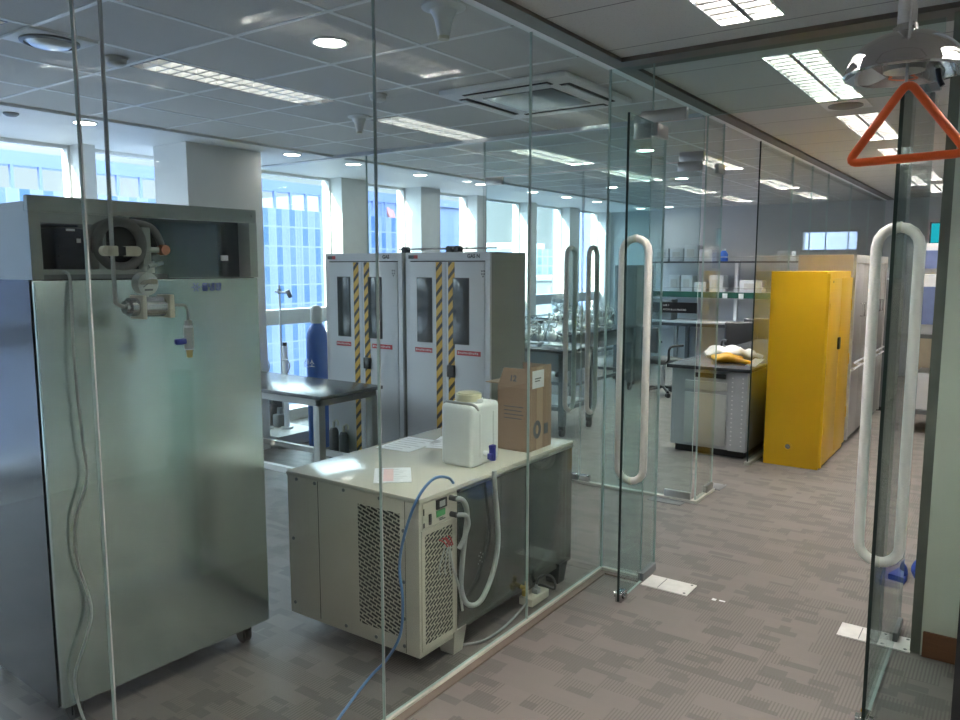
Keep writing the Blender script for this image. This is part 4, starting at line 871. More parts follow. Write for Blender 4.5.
# ------------------------------------------------------------------ things by the windows behind the table
t = thing('equipment_plinth', 'low pale plinth on the floor by the windows under the pipe stands', 'plinth', (-6.05, 5.0, 0))
MB().box(-6.50, -5.62, 4.72, 5.24, 0.0, 0.11, bev=0.006).build('plinth_block', 'trimwhite', t)
MB().box(-6.49, -5.63, 4.715, 4.722, 0.01, 0.03).build('kick_strip', 'greyframe', t)
for i, (x, y, h, lab) in enumerate(((-6.28, 4.95, 0.93, 'white capped pipe stand nearest the column'), (-6.02, 4.92, 0.93, 'white capped pipe stand in the middle of three'), (-5.88, 5.05, 0.93, 'white capped pipe stand nearest the blue cylinder'))):
    t = thing('pipe_stand', lab, 'stand', (x, y, 0.11), 'white pipe stands by the windows')
    MB().cyl((x, y, 0.11), (x, y, 0.125), 0.06).cyl((x, y, 0.12), (x, y, h), 0.027).build('post', 'white', t)
    MB().cyl((x, y, h), (x, y, h + 0.035), 0.022).build('black_cap', 'black', t)
    MB().tube([(x, y - 0.03, 0.62), (x + 0.06, y - 0.04, 0.66), (x + 0.1, y - 0.03, 0.74), (x + 0.06, y - 0.03, 0.80), (x, y - 0.03, 0.79)], 0.008, smooth=4).build('bent_pipe', 'alu', t)
t = thing('vacuum_pump', 'dark pump with grey motor standing between the pipe stands on the plinth', 'pump', (-6.15, 5.08, 0.11))
MB().box(-6.24, -6.06, 5.0, 5.16, 0.11, 0.34, bev=0.02).cyl((-6.23, 5.08, 0.40), (-6.05, 5.09, 0.40), 0.08).build('pump_body', 'darkgrey', t)
MB().box(-6.04, -5.95, 5.0, 5.14, 0.11, 0.24, bev=0.015).cyl((-6.0, 5.07, 0.24), (-6.0, 5.07, 0.30), 0.03).build('motor', 'midgrey', t)
t = thing('retort_stand', 'thin steel rod stand with a clamp in front of the blue tower window', 'stand', (-6.12, 5.21, 0.11))
MB().cyl((-6.12, 5.21, 0.11), (-6.12, 5.21, 1.52), 0.009).build('rod', 'alu', t)
MB().cyl((-6.18, 5.21, 1.45), (-5.95, 5.19, 1.44), 0.010).cyl((-5.96, 5.21, 1.40), (-5.96, 5.17, 1.47), 0.022).cyl((-6.12, 5.21, 1.43), (-6.12, 5.21, 1.475), 0.022).build('clamp', 'midgrey', t)
t = thing('window_console', 'grey low console along the windows behind the pipe stands', 'console', (-6.45, 4.9, 0))
MB().box(-6.57, -6.37, 4.70, 5.25, 0.115, 0.66, bev=0.01).box(-6.57, -6.42, 4.72, 5.23, 0.66, 0.80, bev=0.01).build('console_body', 'greyframe', t)
for k in range(3): MB().box(-6.372, -6.366, 4.74 + 0.17 * k, 4.88 + 0.17 * k, 0.45, 0.6, bev=0.002).build('console_panel', 'midgrey', t)

# ------------------------------------------------------------------ laboratory beyond the cross partition
def wheeled_bench(x0, x1, y0, y1, zt, label, top='blacktop', deck=True):
    t = thing('wheeled_bench', label, 'bench', ((x0 + x1) / 2, (y0 + y1) / 2, 0), 'wheeled laboratory benches')
    MB().box(x0, x1, y0, y1, zt - 0.03, zt, bev=0.004).build('benchtop', top, t)
    MB().box(x0 + 0.04, x1 - 0.04, y0 + 0.04, y0 + 0.07, zt - 0.22, zt - 0.03).box(x0 + 0.04, x1 - 0.04, y1 - 0.07, y1 - 0.04, zt - 0.12, zt - 0.03).box(x0 + 0.04, x0 + 0.07, y0 + 0.04, y1 - 0.04, zt - 0.12, zt - 0.03).box(x1 - 0.07, x1 - 0.04, y0 + 0.04, y1 - 0.04, zt - 0.22, zt - 0.03).build('apron', 'midgrey', t, smooth=False)
    for x in (x0 + 0.07, x1 - 0.07):
        for y in (y0 + 0.07, y1 - 0.07):
            l = MB().box(x - 0.03, x + 0.03, y - 0.03, y + 0.03, 0.11, zt - 0.03).build('leg', 'midgrey', t, smooth=False)
            MB().cyl((x - 0.015, y, 0.045), (x + 0.015, y, 0.045), 0.045).box(x - 0.025, x + 0.025, y - 0.03, y + 0.02, 0.07, 0.112).build('castor', 'black', l)
    MB().box(x0 + 0.07, x1 - 0.07, y0 + 0.055, y0 + 0.085, 0.26, 0.30).box(x0 + 0.07, x1 - 0.07, y1 - 0.085, y1 - 0.055, 0.26, 0.30).box(x0 + 0.055, x0 + 0.085, y0 + 0.07, y1 - 0.07, 0.26, 0.30).box(x1 - 0.085, x1 - 0.055, y0 + 0.07, y1 - 0.07, 0.26, 0.30).build('foot_rail', 'midgrey', t, smooth=False)
    if deck: MB().box(x0 + 0.09, x1 - 0.09, y0 + 0.09, y1 - 0.09, 0.30, 0.315).build('lower_shelf', 'benchgrey', t, smooth=False)
    return t
wheeled_bench(-5.3, -3.62, 6.62, 7.35, 0.88, 'nearest dark wheeled bench seen through the inner door handles', deck=True)
wheeled_bench(-5.5, -4.3, 8.1, 9.9, 0.90, 'glassware-covered wheeled bench beyond the nearest one', deck=False)
wheeled_bench(-6.45, -5.75, 7.6, 9.9, 0.92, 'dark wheeled bench standing along the windows', deck=True)
wheeled_bench(-6.45, -5.75, 10.3, 12.6, 0.92, 'farthest dark wheeled bench along the windows', deck=True)
t = thing('bench_oven', 'dark boxy oven on the nearest wheeled bench', 'oven', (-4.85, 7.05, 0.88))
MB().box(-5.15, -4.5, 6.8, 7.25, 0.88, 1.07, bev=0.012).build('oven_body', 'darkgrey', t)
MB().box(-5.10, -4.75, 6.792, 6.80, 0.91, 1.04).build('oven_door', 'midgrey', t)
MB().box(-5.05, -4.8, 6.775, 6.785, 1.02, 1.03).build('oven_handle', 'alu', t)
rng = random.Random(3)
def rig(x, y, z, h, n, label):
    t = thing('glassware_rig', label, 'glassware', (x, y, z), 'tubing and glassware rigs')
    MB().box(x - 0.11, x + 0.11, y - 0.07, y + 0.07, z, z + 0.015).cyl((x - 0.08, y, z), (x - 0.08, y, z + h), 0.008).cyl((x + 0.09, y, z), (x + 0.09, y, z + h * 0.8), 0.008).cyl((x - 0.1, y, z + h * 0.75), (x + 0.12, y, z + h * 0.75), 0.007).build('rig_frame', 'alu', t)
    MB().sphere((x - 0.02, y - 0.05, z + 0.10), 0.055, seg=14).cyl((x - 0.02, y - 0.05, z + 0.14), (x - 0.02, y - 0.05, z + 0.22), 0.016).sphere((x + 0.09, y + 0.03, z + 0.07), 0.045, seg=14).cyl((x + 0.09, y + 0.03, z + 0.10), (x + 0.09, y + 0.03, z + 0.17), 0.014).build('flask', 'tubewhite', t)
    for k in range(n):
        px, py = x + rng.uniform(-.12, .12), y + rng.uniform(-.08, .08); a = rng.uniform(0, 6.28); r = rng.uniform(.04, .09)
        pts = [(px + r * math.cos(a + q), py + r * 0.6 * math.sin(a + q), z + 0.08 + h * 0.7 * q / 6.5 + 0.03 * math.sin(3 * q + k)) for q in [0.8 * i for i in range(9)]]
        MB().tube(pts, 0.0075, seg=7, smooth=3).build('tubing', 'tubewhite' if k % 3 else 'greyplastic', t)
rig(-3.95, 7.0, 0.88, 0.34, 5, 'white tubing loop rig on the nearest wheeled bench')
rig(-4.3, 7.1, 0.88, 0.26, 4, 'low tubing rig beside the dark oven')
rig(-4.45, 8.35, 0.90, 0.36, 6, 'glassware rig at the near end of the middle bench')
rig(-4.7, 8.75, 0.90, 0.32, 6, 'glassware rig second along the middle bench')
rig(-4.5, 9.2, 0.90, 0.30, 6, 'glassware rig third along the middle bench')
rig(-4.8, 9.6, 0.90, 0.33, 5, 'glassware rig at the far end of the middle bench')
rig(-6.0, 8.4, 0.92, 0.30, 4, 'tubing rig on the near window bench')
rig(-6.05, 10.8, 0.92, 0.26, 4, 'tubing rig on the far window bench')
t = thing('equipment_rack', 'tall dark grey equipment rack beyond the small open door leaf', 'rack', (-4.5, 10.6, 0))
MB().box(-4.85, -4.50, 10.3, 10.9, 0.06, 1.72, bev=0.01).build('rack_body', 'midgrey', t)
MB().box(-4.81, -4.54, 10.292, 10.302, 0.55, 1.6).build('rack_panel', 'midgrey', t)
for (x, y) in ((-4.8, 10.35), (-4.55, 10.35), (-4.8, 10.85), (-4.55, 10.85)): MB().cyl((x, y, 0), (x, y, 0.06), 0.025).build('foot', 'black', t)

# island bench with black worktop
t = thing('island_bench', 'grey laboratory island bench with a black worktop left of the yellow cabinet', 'bench', (-2.26, 8.2, 0))
MB().box(-2.60, -1.905, 6.80, 9.7, 0.07, 0.78).build('carcass', 'benchgrey', t, smooth=False)
MB().box(-2.57, -1.94, 6.85, 9.65, 0.0, 0.07).build('plinth', 'black', t, smooth=False)
MB().box(-2.64, -1.885, 6.76, 9.74, 0.78, 0.812, bev=0.004).build('worktop', 'blacktop', t)
MB().box(-2.47, -2.09, 6.785, 6.80, 0.10, 0.565, bev=0.003).build('end_panel', 'benchpale', t)
d = MB().box(-2.47, -2.09, 6.78, 6.80, 0.60, 0.675, bev=0.004).build('drawer_front', 'benchpale', t)
MB().box(-2.38, -2.10, 6.776, 6.79, 0.71, 0.752).build('grip_slot', 'black', t)
MB().box(-2.065, -1.91, 6.783, 6.80, 0.07, 0.78).build('perforated_post', 'benchgrey', t, smooth=False)
for xx in (-2.0385, -1.9485): MB().box(xx - 0.0065, xx + 0.0065, 6.7815, 6.784, 0.11, 0.74).build('perforated_strip', 'perforated', t, smooth=False)
t = thing('yellow_bag', 'yellow plastic bag lying on the black island worktop', 'bag', (-2.2, 7.15, 0.812))
m = MB().sphere((-2.22, 7.15, 0.855), 0.13, (1.15, 0.8, 0.36), seg=20, rings=12)
m.v = [(x + 0.012 * math.sin(31 * y), y + 0.012 * math.sin(23 * x), max(0.8125, z + 0.008 * math.sin(40 * x + 17 * y))) for x, y, z in m.v]; m.build('bag_body', 'yellowbag', t)
MB().tube([(-2.12, 7.1, 0.85), (-2.02, 7.08, 0.84), (-1.99, 7.1, 0.83)], 0.022, smooth=4).build('knotted_neck', 'yellowbag', t)
t = thing('crumpled_bag', 'crumpled clear white bag behind the yellow bag on the island worktop', 'bag', (-2.3, 7.5, 0.812))
m = MB().sphere((-2.30, 7.48, 0.865), 0.19, (1.35, 0.8, 0.33), seg=22, rings=12)
m.v = [(x + 0.02 * math.sin(27 * y + 2), y + 0.018 * math.sin(29 * x), max(0.8125, z + 0.022 * math.sin(33 * x + 21 * y))) for x, y, z in m.v]; m.build('bag_body', 'paper', t)
MB().tube([(-2.1, 7.45, 0.86), (-2.02, 7.43, 0.87), (-1.97, 7.45, 0.85)], 0.02, smooth=4).build('bag_tail', 'paper', t)
t = thing('bench_paper', 'white paper curling at the end of the island worktop', 'paper', (-1.97, 7.3, 0.812))
MB().add([(-2.0, 7.0, 0.8135), (-1.91, 7.0, 0.8135), (-1.91, 7.3, 0.85), (-2.0, 7.3, 0.85), (-2.0, 7.0, 0.8155), (-1.91, 7.0, 0.8155), (-1.91, 7.3, 0.852), (-2.0, 7.3, 0.852)], [(0, 3, 2, 1), (4, 5, 6, 7), (0, 1, 5, 4), (1, 2, 6, 5), (2, 3, 7, 6), (3, 0, 4, 7)]).build('sheet', 'paper', t, smooth=False)
MB().box(-1.99, -1.92, 7.02, 7.025, 0.818, 0.8185).build('printed_line', 'ink', t)

# reagent shelving along the far wall
t = thing('wall_bench', 'long grey wall bench below the reagent shelves at the far wall', 'bench', (-4.3, 13.2, 0))
MB().box(-6.0, -2.6, 12.85, 13.55, 0.735, 0.77, bev=0.004).build('worktop', 'benchgrey', t)
MB().box(-6.0, -2.6, 12.88, 12.91, 0.68, 0.735).build('front_rail', 'darkgrey', t, smooth=False)
for x in (-5.95, -4.9, -3.75, -2.65): MB().box(x - 0.03, x + 0.03, 12.9, 12.96, 0, 0.735).box(x - 0.03, x + 0.03, 13.46, 13.52, 0, 0.735).build('leg', 'midgrey', t, smooth=False)
t = thing('reagent_shelf', 'two-tier steel reagent shelf with a green edge on the wall bench', 'shelf', (-4.2, 13.3, 0.77))
for x in (-5.5, -4.0, -2.72): MB().box(x - 0.03, x + 0.03, 13.28, 13.34, 0.77, 1.80).build('upright', 'white', t, smooth=False)
for z, m in ((1.24, 'green'), (1.76, 'darkgrey')):
    s_ = MB().box(-5.55, -2.67, 13.1, 13.5, z, z + 0.03).build('shelf_board', 'benchgrey', t, smooth=False)
    MB().box(-5.55, -2.67, 13.085, 13.1, z - (0.07 if m == 'green' else 0.0), z + 0.03).build('front_edge', m, s_, smooth=False)
    MB().cyl((-5.5, 13.1, z + 0.10), (-2.72, 13.1, z + 0.10), 0.006).build('guard_rail', 'alu', s_)
for x in (-4.12, -3.85): MB().box(x - 0.04, x + 0.04, 13.07, 13.085, 1.17, 1.25).build('socket_plate', 'white', t)
bx = [(-5.30, 1.79, .26, .22, 'leftmost white carton on the top shelf'), (-5.02, 1.79, .24, .22, 'second white carton on the top shelf'), (-4.76, 1.79, .24, .28, 'third, tallest white carton on the top shelf'), (-4.50, 1.79, .22, .2, 'fourth white carton on the top shelf'), (-3.2, 1.79, .22, .16, 'low white carton at the right end of the top shelf'),
      (-5.05, 1.27, .2, .28, 'tall white carton on the green-edged shelf, left one'), (-4.82, 1.27, .2, .28, 'tall white carton on the green-edged shelf, second one'), (-4.58, 1.27, .2, .16, 'short white carton on the green-edged shelf'), (-4.3, 1.27, .24, .28, 'wide white carton left of the shelf upright'), (-3.72, 1.27, .36, .2, 'grey-ended long white carton right of the shelf upright')]
for x, z, w_, h_, lab in bx:
    t = thing('carton', lab, 'box', (x, 13.28, z), 'white cartons on the reagent shelf')
    MB().box(x - w_ / 2, x + w_ / 2, 13.15, 13.42, z, z + h_, bev=0.004).build('carton_body', 'boxwhite', t)
    MB().box(x - w_ * 0.3, x + w_ * 0.25, 13.146, 13.15, z + h_ * 0.25, z + h_ * 0.75).build('carton_label', 'greyframe', t)
t = thing('reagent_bottle', 'blue bottle with a white cap on the top reagent shelf', 'bottle', (-4.12, 13.25, 1.79))
MB().lathe([(0, 0), (0.07, 0), (0.075, 0.01), (0.075, 0.12), (0.04, 0.17), (0.03, 0.19), (0, 0.19)], (-4.22, 13.25, 1.79)).build('bottle_body', 'bluecyl', t)
MB().cyl((-4.22, 13.25, 1.97), (-4.22, 13.25, 2.0), 0.035).build('bottle_cap', 'white', t)
t = thing('glovebox_unit', 'dark machine beneath the green-edged shelf seen behind the plaque', 'machine', (-5.2, 13.15, 0.77))
MB().box(-5.5, -5.0, 12.95, 13.25, 0.77, 1.13, bev=0.02).build('machine_body', 'midgrey', t)
MB().box(-5.45, -5.1, 12.94, 12.952, 0.9, 1.08).build('machine_window', 'darkwin', t)
t = thing('white_cupboard', 'white low cupboard under the wall bench', 'cupboard', (-3.3, 13.1, 0))
MB().box(-3.66, -2.72, 12.95, 13.45, 0.0, 0.66, bev=0.005).build('cupboard_body', 'white', t)
for x in (-3.64, -3.18): 
    d = MB().box(x, x + 0.44, 12.935, 12.95, 0.05, 0.63, bev=0.003).build('cupboard_door', 'white', t)
    MB().box(x + 0.38, x + 0.40, 12.92, 12.935, 0.4, 0.55).build('door_handle', 'alu', d)
def chair(x, y, rz, label):
    t = thing('task_chair', label, 'chair', (x, y, 0), 'dark task chairs')
    MB().box(x - 0.22, x + 0.22, y - 0.21, y + 0.21, 0.43, 0.50, bev=0.03, seg=3).build('seat', 'rubber', t)
    MB().box(x - 0.20, x + 0.20, y + 0.20, y + 0.25, 0.58, 0.92, bev=0.024, seg=3).build('backrest', 'darkgrey', t)
    MB().tube([(x, y + 0.1, 0.44), (x, y + 0.26, 0.46), (x, y + 0.27, 0.62), (x, y + 0.255, 0.72)], 0.018, smooth=4).build('back_stem', 'black', t)
    MB().cyl((x, y, 0.10), (x, y, 0.44), 0.025).build('gas_lift', 'chrome', t)
    for s_ in (-1, 1): MB().tube([(x + s_ * 0.2, y + 0.1, 0.46), (x + s_ * 0.27, y + 0.1, 0.5), (x + s_ * 0.27, y + 0.08, 0.66), (x + s_ * 0.26, y - 0.12, 0.68)], 0.016, smooth=4).build('armrest', 'black', t)
    b = MB()
    for k in range(5):
        a = 2 * PI * k / 5 + 0.3; b.tube([(x, y, 0.11), (x + 0.27 * math.cos(a), y + 0.27 * math.sin(a), 0.07)], 0.018)
    st = b.build('star_base', 'black', t)
    for k in range(5):
        a = 2 * PI * k / 5 + 0.3; q = (x + 0.27 * math.cos(a), y + 0.27 * math.sin(a))
        MB().cyl((q[0] - 0.02, q[1], 0.03), (q[0] + 0.02, q[1], 0.03), 0.03).build('castor', 'black', st)
    t.rotation_euler[2] = rz
chair(-3.85, 9.75, 2.5, 'dark task chair below the black door plaque')
chair(-3.15, 10.9, 0.6, 'dark task chair behind the yellow bag')
chair(-3.3, 12.2, 3.3, 'dark task chair near the white cupboard at the far wall')

# ------------------------------------------------------------------ corridor: yellow cabinet, tall grey cabinets
t = thing('flammables_cabinet', 'yellow steel flammables cabinet standing end-on in the corridor', 'cabinet', (-1.525, 7.35, 0))
MB().box(-1.755, -1.312, 6.80, 7.845, 0.0, 1.66, bev=0.004).build('body', 'yellow', t)
for (y0, y1) in ((6.83, 7.318), (7.326, 7.82)):
    d = MB().box(-1.312, -1.29, y0, y1, 0.06, 1.60, bev=0.003).build('door', 'yellow', t)
    for z in (0.3, 0.8, 1.3): MB().cyl((-1.29, y0 + 0.008 if y0 < 7 else y1 - 0.008, z), (-1.29, y0 + 0.008 if y0 < 7 else y1 - 0.008, z + 0.1), 0.007).build('hinge', 'yellow', d)
MB().box(-1.312, -1.2885, 6.80, 6.832, 0.02, 1.64).build('front_edge', 'yellow', t, smooth=False)
MB().box(-1.291, -1.272, 7.24, 7.30, 0.985, 1.09, bev=0.006).build('door_handle', 'black', t)
MB().cyl((-1.312, 6.95, 1.575), (-1.289, 6.95, 1.575), 0.012).build('keyhole', 'black', t)
v = MB().lathe([(0.036, 0), (0.036, -0.006), (0.026, -0.008), (0.02, -0.003)], (-1.556, 6.80, 0.172), axis=(0, 1, 0)).build('vent_ring', 'yellow', t)
MB().cyl((-1.556, 6.802, 0.172), (-1.556, 6.796, 0.172), 0.022).box(-1.564, -1.548, 6.788, 6.797, 0.166, 0.178).build('vent_plug', 'midgrey', t)
for (x, y) in ((-1.72, 6.84), (-1.34, 6.84), (-1.72, 7.8), (-1.34, 7.8)): pass

def tall_cab(y0, y1, label, z=1.81):
    t = thing('tall_cabinet', label, 'cabinet', (-1.55, (y0 + y1) / 2, 0), 'tall grey corridor cabinets')
    MB().box(-1.80, -1.312, y0, y1, 0.05, z, bev=0.004).build('body', 'tan', t)
    MB().box(-1.78, -1.33, y0 + 0.02, y1 - 0.02, 0, 0.05).build('plinth', 'black', t, smooth=False)
    MB().box(-1.312, -1.285, y0, y1, z - 0.075, z).box(-1.312, -1.285, y0, y0 + 0.05, 0.05, z - 0.075).box(-1.312, -1.285, y1 - 0.05, y1, 0.05, z - 0.075).build('front_frame', 'greyframe', t, smooth=False)
    ym = (y0 + y1) / 2
    for a, b, s_ in ((y0 + 0.055, ym - 0.003, 1), (ym + 0.003, y1 - 0.055, -1)):
        d = MB().box(-1.312, -1.292, a, b, 0.78, z - 0.08, bev=0.003).build('upper_door', 'greydoor', t)
        hy = b - 0.09 if s_ > 0 else a + 0.09
        MB().tube([(-1.292, hy, 1.22), (-1.255, hy, 1.22), (-1.255, hy, 1.34), (-1.292, hy, 1.34)], 0.006).build('pull_handle', 'chrome', d)
        d = MB().box(-1.312, -1.292, a, b, 0.06, 0.70, bev=0.003).build('lower_door', 'greydoor', t)
        MB().cyl((-1.265, a + 0.03, 0.735), (-1.265, b - 0.03, 0.735), 0.009).cyl((-1.265, a + 0.03, 0.79), (-1.265, b - 0.03, 0.79), 0.009).cyl((-1.31, a + 0.05, 0.735), (-1.265, a + 0.05, 0.735), 0.006).cyl((-1.31, b - 0.05, 0.735), (-1.265, b - 0.05, 0.735), 0.006).build('towel_bars', 'paper', d)
tall_cab(7.93, 8.92, 'tall grey cabinet with chrome pulls right behind the yellow cabinet')
tall_cab(8.95, 9.94, 'second tall grey cabinet, farther along the corridor')
for i, (y0, y1, z, lab) in enumerate(((10.1, 11.2, 1.55, 'lower dark cabinet beyond the two tall grey ones'), (11.4, 12.6, 1.3, 'lowest dark cabinet near the corridor end'))):
    t = thing('dark_cabinet', lab, 'cabinet', (-1.5, (y0 + y1) / 2, 0))
    MB().box(-1.78, -1.25, y0, y1, 0.05, z, bev=0.005).build('body', 'midgrey', t)
    MB().box(-1.76, -1.28, y0 + 0.02, y1 - 0.02, 0, 0.05).build('plinth', 'black', t)
    MB().box(-1.25, -1.235, y0 + 0.03, y1 - 0.03, 0.1, z - 0.05).build('door', 'greydoor', t)

# right side instruments seen past the pull handle
t = thing('instrument_tower', 'pale bluish instrument tower on a dark wheeled base past the cream wall', 'instrument', (-0.62, 9.2, 0))
MB().box(-0.98, -0.25, 8.95, 9.6, 1.02, 1.62, bev=0.01).build('upper_unit', 'cab', t)
MB().box(-0.98, -0.25, 8.95, 9.6, 1.63, 1.93, bev=0.01).build('top_unit', 'cab', t)
MB().box(-0.90, -0.60, 8.94, 8.952, 1.12, 1.5).box(-0.9, -0.7, 8.94, 8.952, 1.68, 1.86).build('instrument_screen', 'paleblue', t)
MB().box(-1.02, -0.22, 8.92, 9.65, 0.98, 1.02).box(-1.0, -0.95, 8.94, 8.99, 0.09, 0.98).box(-0.29, -0.24, 8.94, 8.99, 0.09, 0.98).box(-1.0, -0.95, 9.58, 9.63, 0.09, 0.98).box(-0.29, -0.24, 9.58, 9.63, 0.09, 0.98).box(-1.0, -0.24, 8.94, 9.63, 0.2, 0.24).build('trolley_frame', 'midgrey', t, smooth=False)
MB().box(-0.85, -0.42, 9.0, 9.5, 0.24, 0.62, bev=0.01).build('lower_unit', 'cab', t)
for (x, y) in ((-0.975, 8.965), (-0.265, 8.965), (-0.975, 9.605), (-0.265, 9.605)): MB().cyl((x - 0.015, y, 0.045), (x + 0.015, y, 0.045), 0.045).box(x - 0.02, x + 0.02, y - 0.02, y + 0.02, 0.06, 0.095).build('castor', 'black', t)
t = thing('wooden_shelf_unit', 'tan shelf unit behind the white pull handle', 'shelf', (-1.0, 10.6, 0))
MB().box(-1.12, -0.60, 10.4, 10.43, 0, 1.72).box(-1.12, -0.6, 10.77, 10.8, 0, 1.72).box(-1.12, -1.1, 10.43, 10.77, 0, 1.72).build('side_panel', 'tan', t, smooth=False)
for z in (0.1, 0.6, 1.1, 1.69): MB().box(-1.1, -0.6, 10.43, 10.77, z, z + 0.03).build('shelf_board', 'tan', t, smooth=False)
t = thing('shelf_carton', 'brown carton on the middle board of the tan shelf unit', 'box', (-0.85, 10.6, 1.13))
MB().box(-1.0, -0.68, 10.45, 10.74, 1.13, 1.38, bev=0.004).build('carton_body', 'card', t)
MB().box(-0.87, -0.81, 10.447, 10.45, 1.13, 1.38).build('tape', 'cardlight', t)
t = thing('wall_screen', 'dark framed screen glowing cyan beyond the cream wall', 'screen', (-0.72, 9.38, 1.93))
MB().box(-0.84, -0.60, 9.36, 9.41, 1.93, 2.16, bev=0.004).build('screen_frame', 'black', t)
MB().box(-0.825, -0.615, 9.356, 9.361, 1.945, 2.145).build('display_panel', 'cyan', t)

# emergency shower
SX, SY, SZ = -0.268, 2.14, 2.163
t = thing('emergency_shower', 'chrome domed emergency shower head with a red-orange triangular pull handle', 'shower', (SX, SY, CZ))
MB().lathe([(0.0000, 0.0880), (0.0315, 0.0870), (0.0651, 0.0770), (0.0945, 0.0600), (0.1134, 0.0400), (0.1250, 0.0180), (0.1302, 0.0000), (0.1328, -0.0060), (0.1302, -0.0110), (0.1250, -0.0060), (0.1187, 0.0120), (0.1092, 0.0300), (0.0903, 0.0510), (0.0609, 0.0670), (0.0000, 0.0770)], (SX, SY, SZ), seg=56).build('dome', 'chrome', t)
MB().lathe([(0.0, -0.002), (0.045, -0.002), (0.047, 0.02), (0.02, 0.05), (0.016, 0.08)], (SX, SY, SZ)).build('spray_nozzle', 'steel', t)
MB().cyl((SX, SY, SZ + 0.1), (SX, SY, CZ), 0.021, seg=24).cyl((SX, SY, CZ - 0.008), (SX, SY, CZ), 0.045).build('supply_pipe', 'alu', t)
MB().cyl((SX, SY, SZ + 0.078), (SX, SY, SZ + 0.105), 0.028, 0.023).cyl((SX - 0.026, SY - 0.012, SZ + 0.09), (SX + 0.02, SY - 0.014, SZ + 0.1), 0.008).build('pipe_collar', 'chrome', t)
TX, TY = -0.247, 2.04
MB().tube([(-0.243, TY, CZ), (-0.245, TY, 2.5), (-0.2495, TY, 2.10)], 0.0035, smooth=3).build('pull_rod', 'alu', t)
def rounded_tri(p, r):
    out = []
    for i in range(3):
        a, b, c = Vector(p[i - 1]), Vector(p[i]), Vector(p[(i + 1) % 3]); u = (a - b).normalized() * r; v = (c - b).normalized() * r
        for k in range(7):
            s_ = k / 6; out.append((b + u) * (1 - s_) ** 2 + b * 2 * s_ * (1 - s_) + (b + v) * s_ ** 2)
    return out
MB().tube(rounded_tri([(-0.2445, TY, 2.118), (-0.364, TY, 1.943), (-0.119, TY, 1.949)], 0.026), 0.0098, seg=14, closed=True).build('pull_triangle', 'orange', t)
MB().tube([(SX + 0.07, SY, SZ - 0.005), (SX + 0.075, SY, SZ - 0.03), (SX + 0.082, SY, SZ - 0.045)], 0.006, smooth=3).build('dark_hook', 'black', t)

t = thing('blue_slipper', 'blue rubber slipper on the floor past the open wide glass door, left one', 'slipper', (-0.47, 4.62, 0), 'blue slippers')
def slipper(x, y):
    return MB().prism([(x - 0.055, y - 0.13), (x + 0.045, y - 0.14), (x + 0.06, y + 0.02), (x + 0.045, y + 0.12), (x, y + 0.15), (x - 0.05, y + 0.1), (x - 0.06, y)], 'z', 0, 0.03)
slipper(-0.47, 4.62).build('sole', 'bluecloth', t, smooth=False)
MB().sphere((-0.47, 4.66, 0.03), 0.062, (1.0, 1.35, 1.1)).build('strap', 'bluecloth', t)
dup(t, (-0.325, 4.72, 0), 0.35, 'blue rubber slipper nearest the metal jamb of the cream wall')
t = thing('paper_scrap', 'tiny white paper scraps on the carpet right of the small door plate', 'litter', (-1.16, 3.80, 0))
MB().box(-1.20, -1.18, 3.78, 3.80, 0.0005, 0.003).box(-1.165, -1.135, 3.79, 3.80, 0.0005, 0.003).build('scrap', 'paper', t, smooth=False)

# ------------------------------------------------------------------ buildings outside
t = thing('glass_tower', 'blue glass office tower with white rooftop fins outside the windows', 'building', (-70, 45, -40), kind='thing')
MB().box(-85, -60, -20, 72, -40, 7.3).build('tower_body', 'towerA', t, smooth=False)
MB().box(-61.5, -60.2, -20, 72, 9.0, 10.0).build('roof_beam', 'bldblue', t, smooth=False)
m = MB()
for k in range(46):
    y = -19 + k * 2.0; m.box(-60.5, -60.2, y, y + 0.2, 7.3, 9.0)
m.build('roof_fins', 'bldblue', t, smooth=False)
t = thing('blue_building', 'pale blue office building with a reddish butterfly-shaped sign', 'building', (-80, 95, -40), kind='thing')
MB().box(-92, -70, 73.2, 96, -40, 10.3).build('block', 'towerB', t, smooth=False)
MB().box(-92, -69.7, 73.2, 96, 10.3, 11.3).build('parapet', 'bldblue', t, smooth=False)
sg = MB()
for (cy, cz, ry, rz, a) in ((78.6, 8.6, 0.55, 1.0, 0.5), (79.9, 7.9, 0.8, 0.6, -0.2), (77.2, 6.7, 0.7, 0.75, 0.3)):
    pts = []
    for k in range(18):
        q = 2 * PI * k / 18; rr = 1 + 0.25 * math.cos(3 * q); u, v = ry * rr * math.cos(q), rz * rr * math.sin(q)
        pts.append((cy + u * math.cos(a) - v * math.sin(a), cz + u * math.sin(a) + v * math.cos(a)))
    sg.prism(pts, 'x', -69.9, -69.6)
sg.build('red_sign', 'sign_red', t, smooth=False)
t = thing('far_glass_block', 'distant gridded glass block above the low roofs', 'building', (-150, 255, -40), kind='thing')
MB().box(-175, -150, 238, 267, -45, 8.2).build('block', 'towerC', t, smooth=False)
MB().box(-172, -152, 241, 260, 8.2, 10.5).build('roof_plant', 'bldwhite', t, smooth=False)
t = thing('low_slab_building', 'low pale concrete building with long window bands below the far block', 'building', (-120, 215, -40), kind='thing')
MB().box(-140, -120, 170, 330, -45, -2.5).build('slab', 'lowslab', t, smooth=False)
MB().box(-139, -119, 170, 330, -2.5, -1.4).build('roof_edge', 'bldwhite', t, smooth=False)
t = thing('distant_office', 'distant office block with rooftop plant over the right gas cabinet', 'building', (-200, 240, -40), kind='thing')
MB().box(-230, -200, 235, 300, -45, 10.2).build('block', 'towerC', t, smooth=False)
MB().box(-228, -203, 240, 285, 10.2, 12.6).build('roof_plant', 'bldwhite', t, smooth=False)
t = thing('office_tower', 'blue-white tower seen through the small high far window', 'building', (-15, 75, -40), kind='thing')
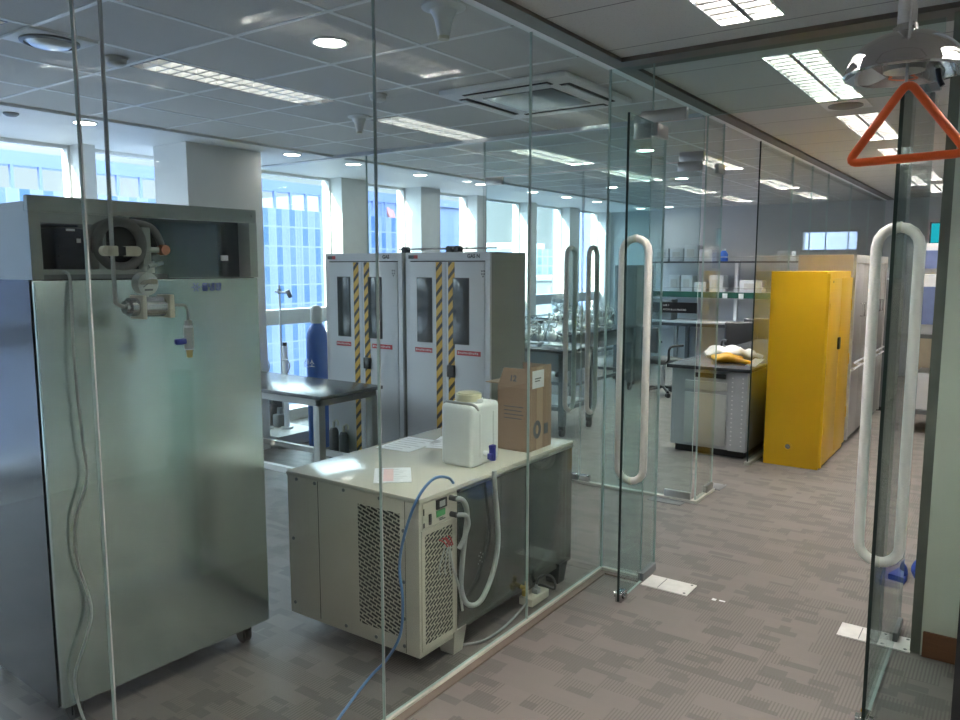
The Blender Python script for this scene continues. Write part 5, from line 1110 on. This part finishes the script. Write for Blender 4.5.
MB().box(-40, 8, 70, 90, -40, 40).build('block', 'towerB', t, smooth=False)
MB().box(-40, 8, 69.5, 70, 14, 15).build('ledge', 'bldwhite', t, smooth=False)
tag(MB().box(-600, 60, -200, 700, -46, -45).build('ground', 'midgrey'), 'street level ground far below the windows', 'ground', kind='structure')

# ------------------------------------------------------------------ light, sky, camera
W = bpy.data.worlds.new('sky'); S.world = W; W.use_nodes = True
nt = W.node_tree; bg = nt.nodes['Background']
tc = N(nt, 'ShaderNodeTexCoord'); sp = N(nt, 'ShaderNodeSeparateXYZ'); nt.links.new(tc.outputs['Generated'], sp.inputs[0])
rp = N(nt, 'ShaderNodeValToRGB'); e = rp.color_ramp.elements
e[0].position = 0.0; e[0].color = (0.25, 0.3, 0.36, 1); e[1].position = 1.0; e[1].color = (2.0, 2.8, 3.9, 1)
for p_, c_ in ((0.46, (0.20, 0.22, 0.26, 1)), (0.50, (0.26, 0.295, 0.32, 1)), (0.56, (0.22, 0.268, 0.305, 1)), (0.64, (1.8, 2.15, 2.45, 1)), (0.80, (2.7, 3.25, 3.8, 1))):
    q = e.new(p_); q.color = c_
nt.links.new(math_node(nt, 'MULTIPLY_ADD', sp.outputs[2], 0.5, 0.5), rp.inputs[0]); nt.links.new(rp.outputs[0], bg.inputs[0])
bg.inputs[1].default_value = 1.0
sun = bpy.data.lights.new('sun', 'SUN'); sun.energy = 4.5; sun.angle = math.radians(0.6); sun.color = (1.0, 0.93, 0.80)
so = bpy.data.objects.new('sun', sun); C.objects.link(so)
so.rotation_euler = Vector((0.27, 1.0, -0.40)).to_track_quat('-Z', 'Y').to_euler()

cam = bpy.data.cameras.new('camera'); co_ = bpy.data.objects.new('camera', cam); C.objects.link(co_)
cam.sensor_width = 36.0; cam.lens = 771.0 / 960 * 36; cam.clip_end = 2000; cam.clip_start = 0.02
co_.location = (0, 0, 1.70)
co_.rotation_euler = (math.radians(90 - 6.907), 0, math.radians(35.06))
S.camera = co_
S.view_settings.view_transform = 'Standard'; S.view_settings.look = 'None'; S.view_settings.gamma = 1.0; S.view_settings.use_curve_mapping = False
S.view_settings.exposure = 1.93
cy = S.cycles
cy.use_denoising = True; cy.max_bounces = 16; cy.diffuse_bounces = 4; cy.glossy_bounces = 6; cy.transparent_max_bounces = 48; cy.transmission_bounces = 8
cy.sample_clamp_indirect = 40.0; cy.caustics_reflective = False; cy.caustics_refractive = False
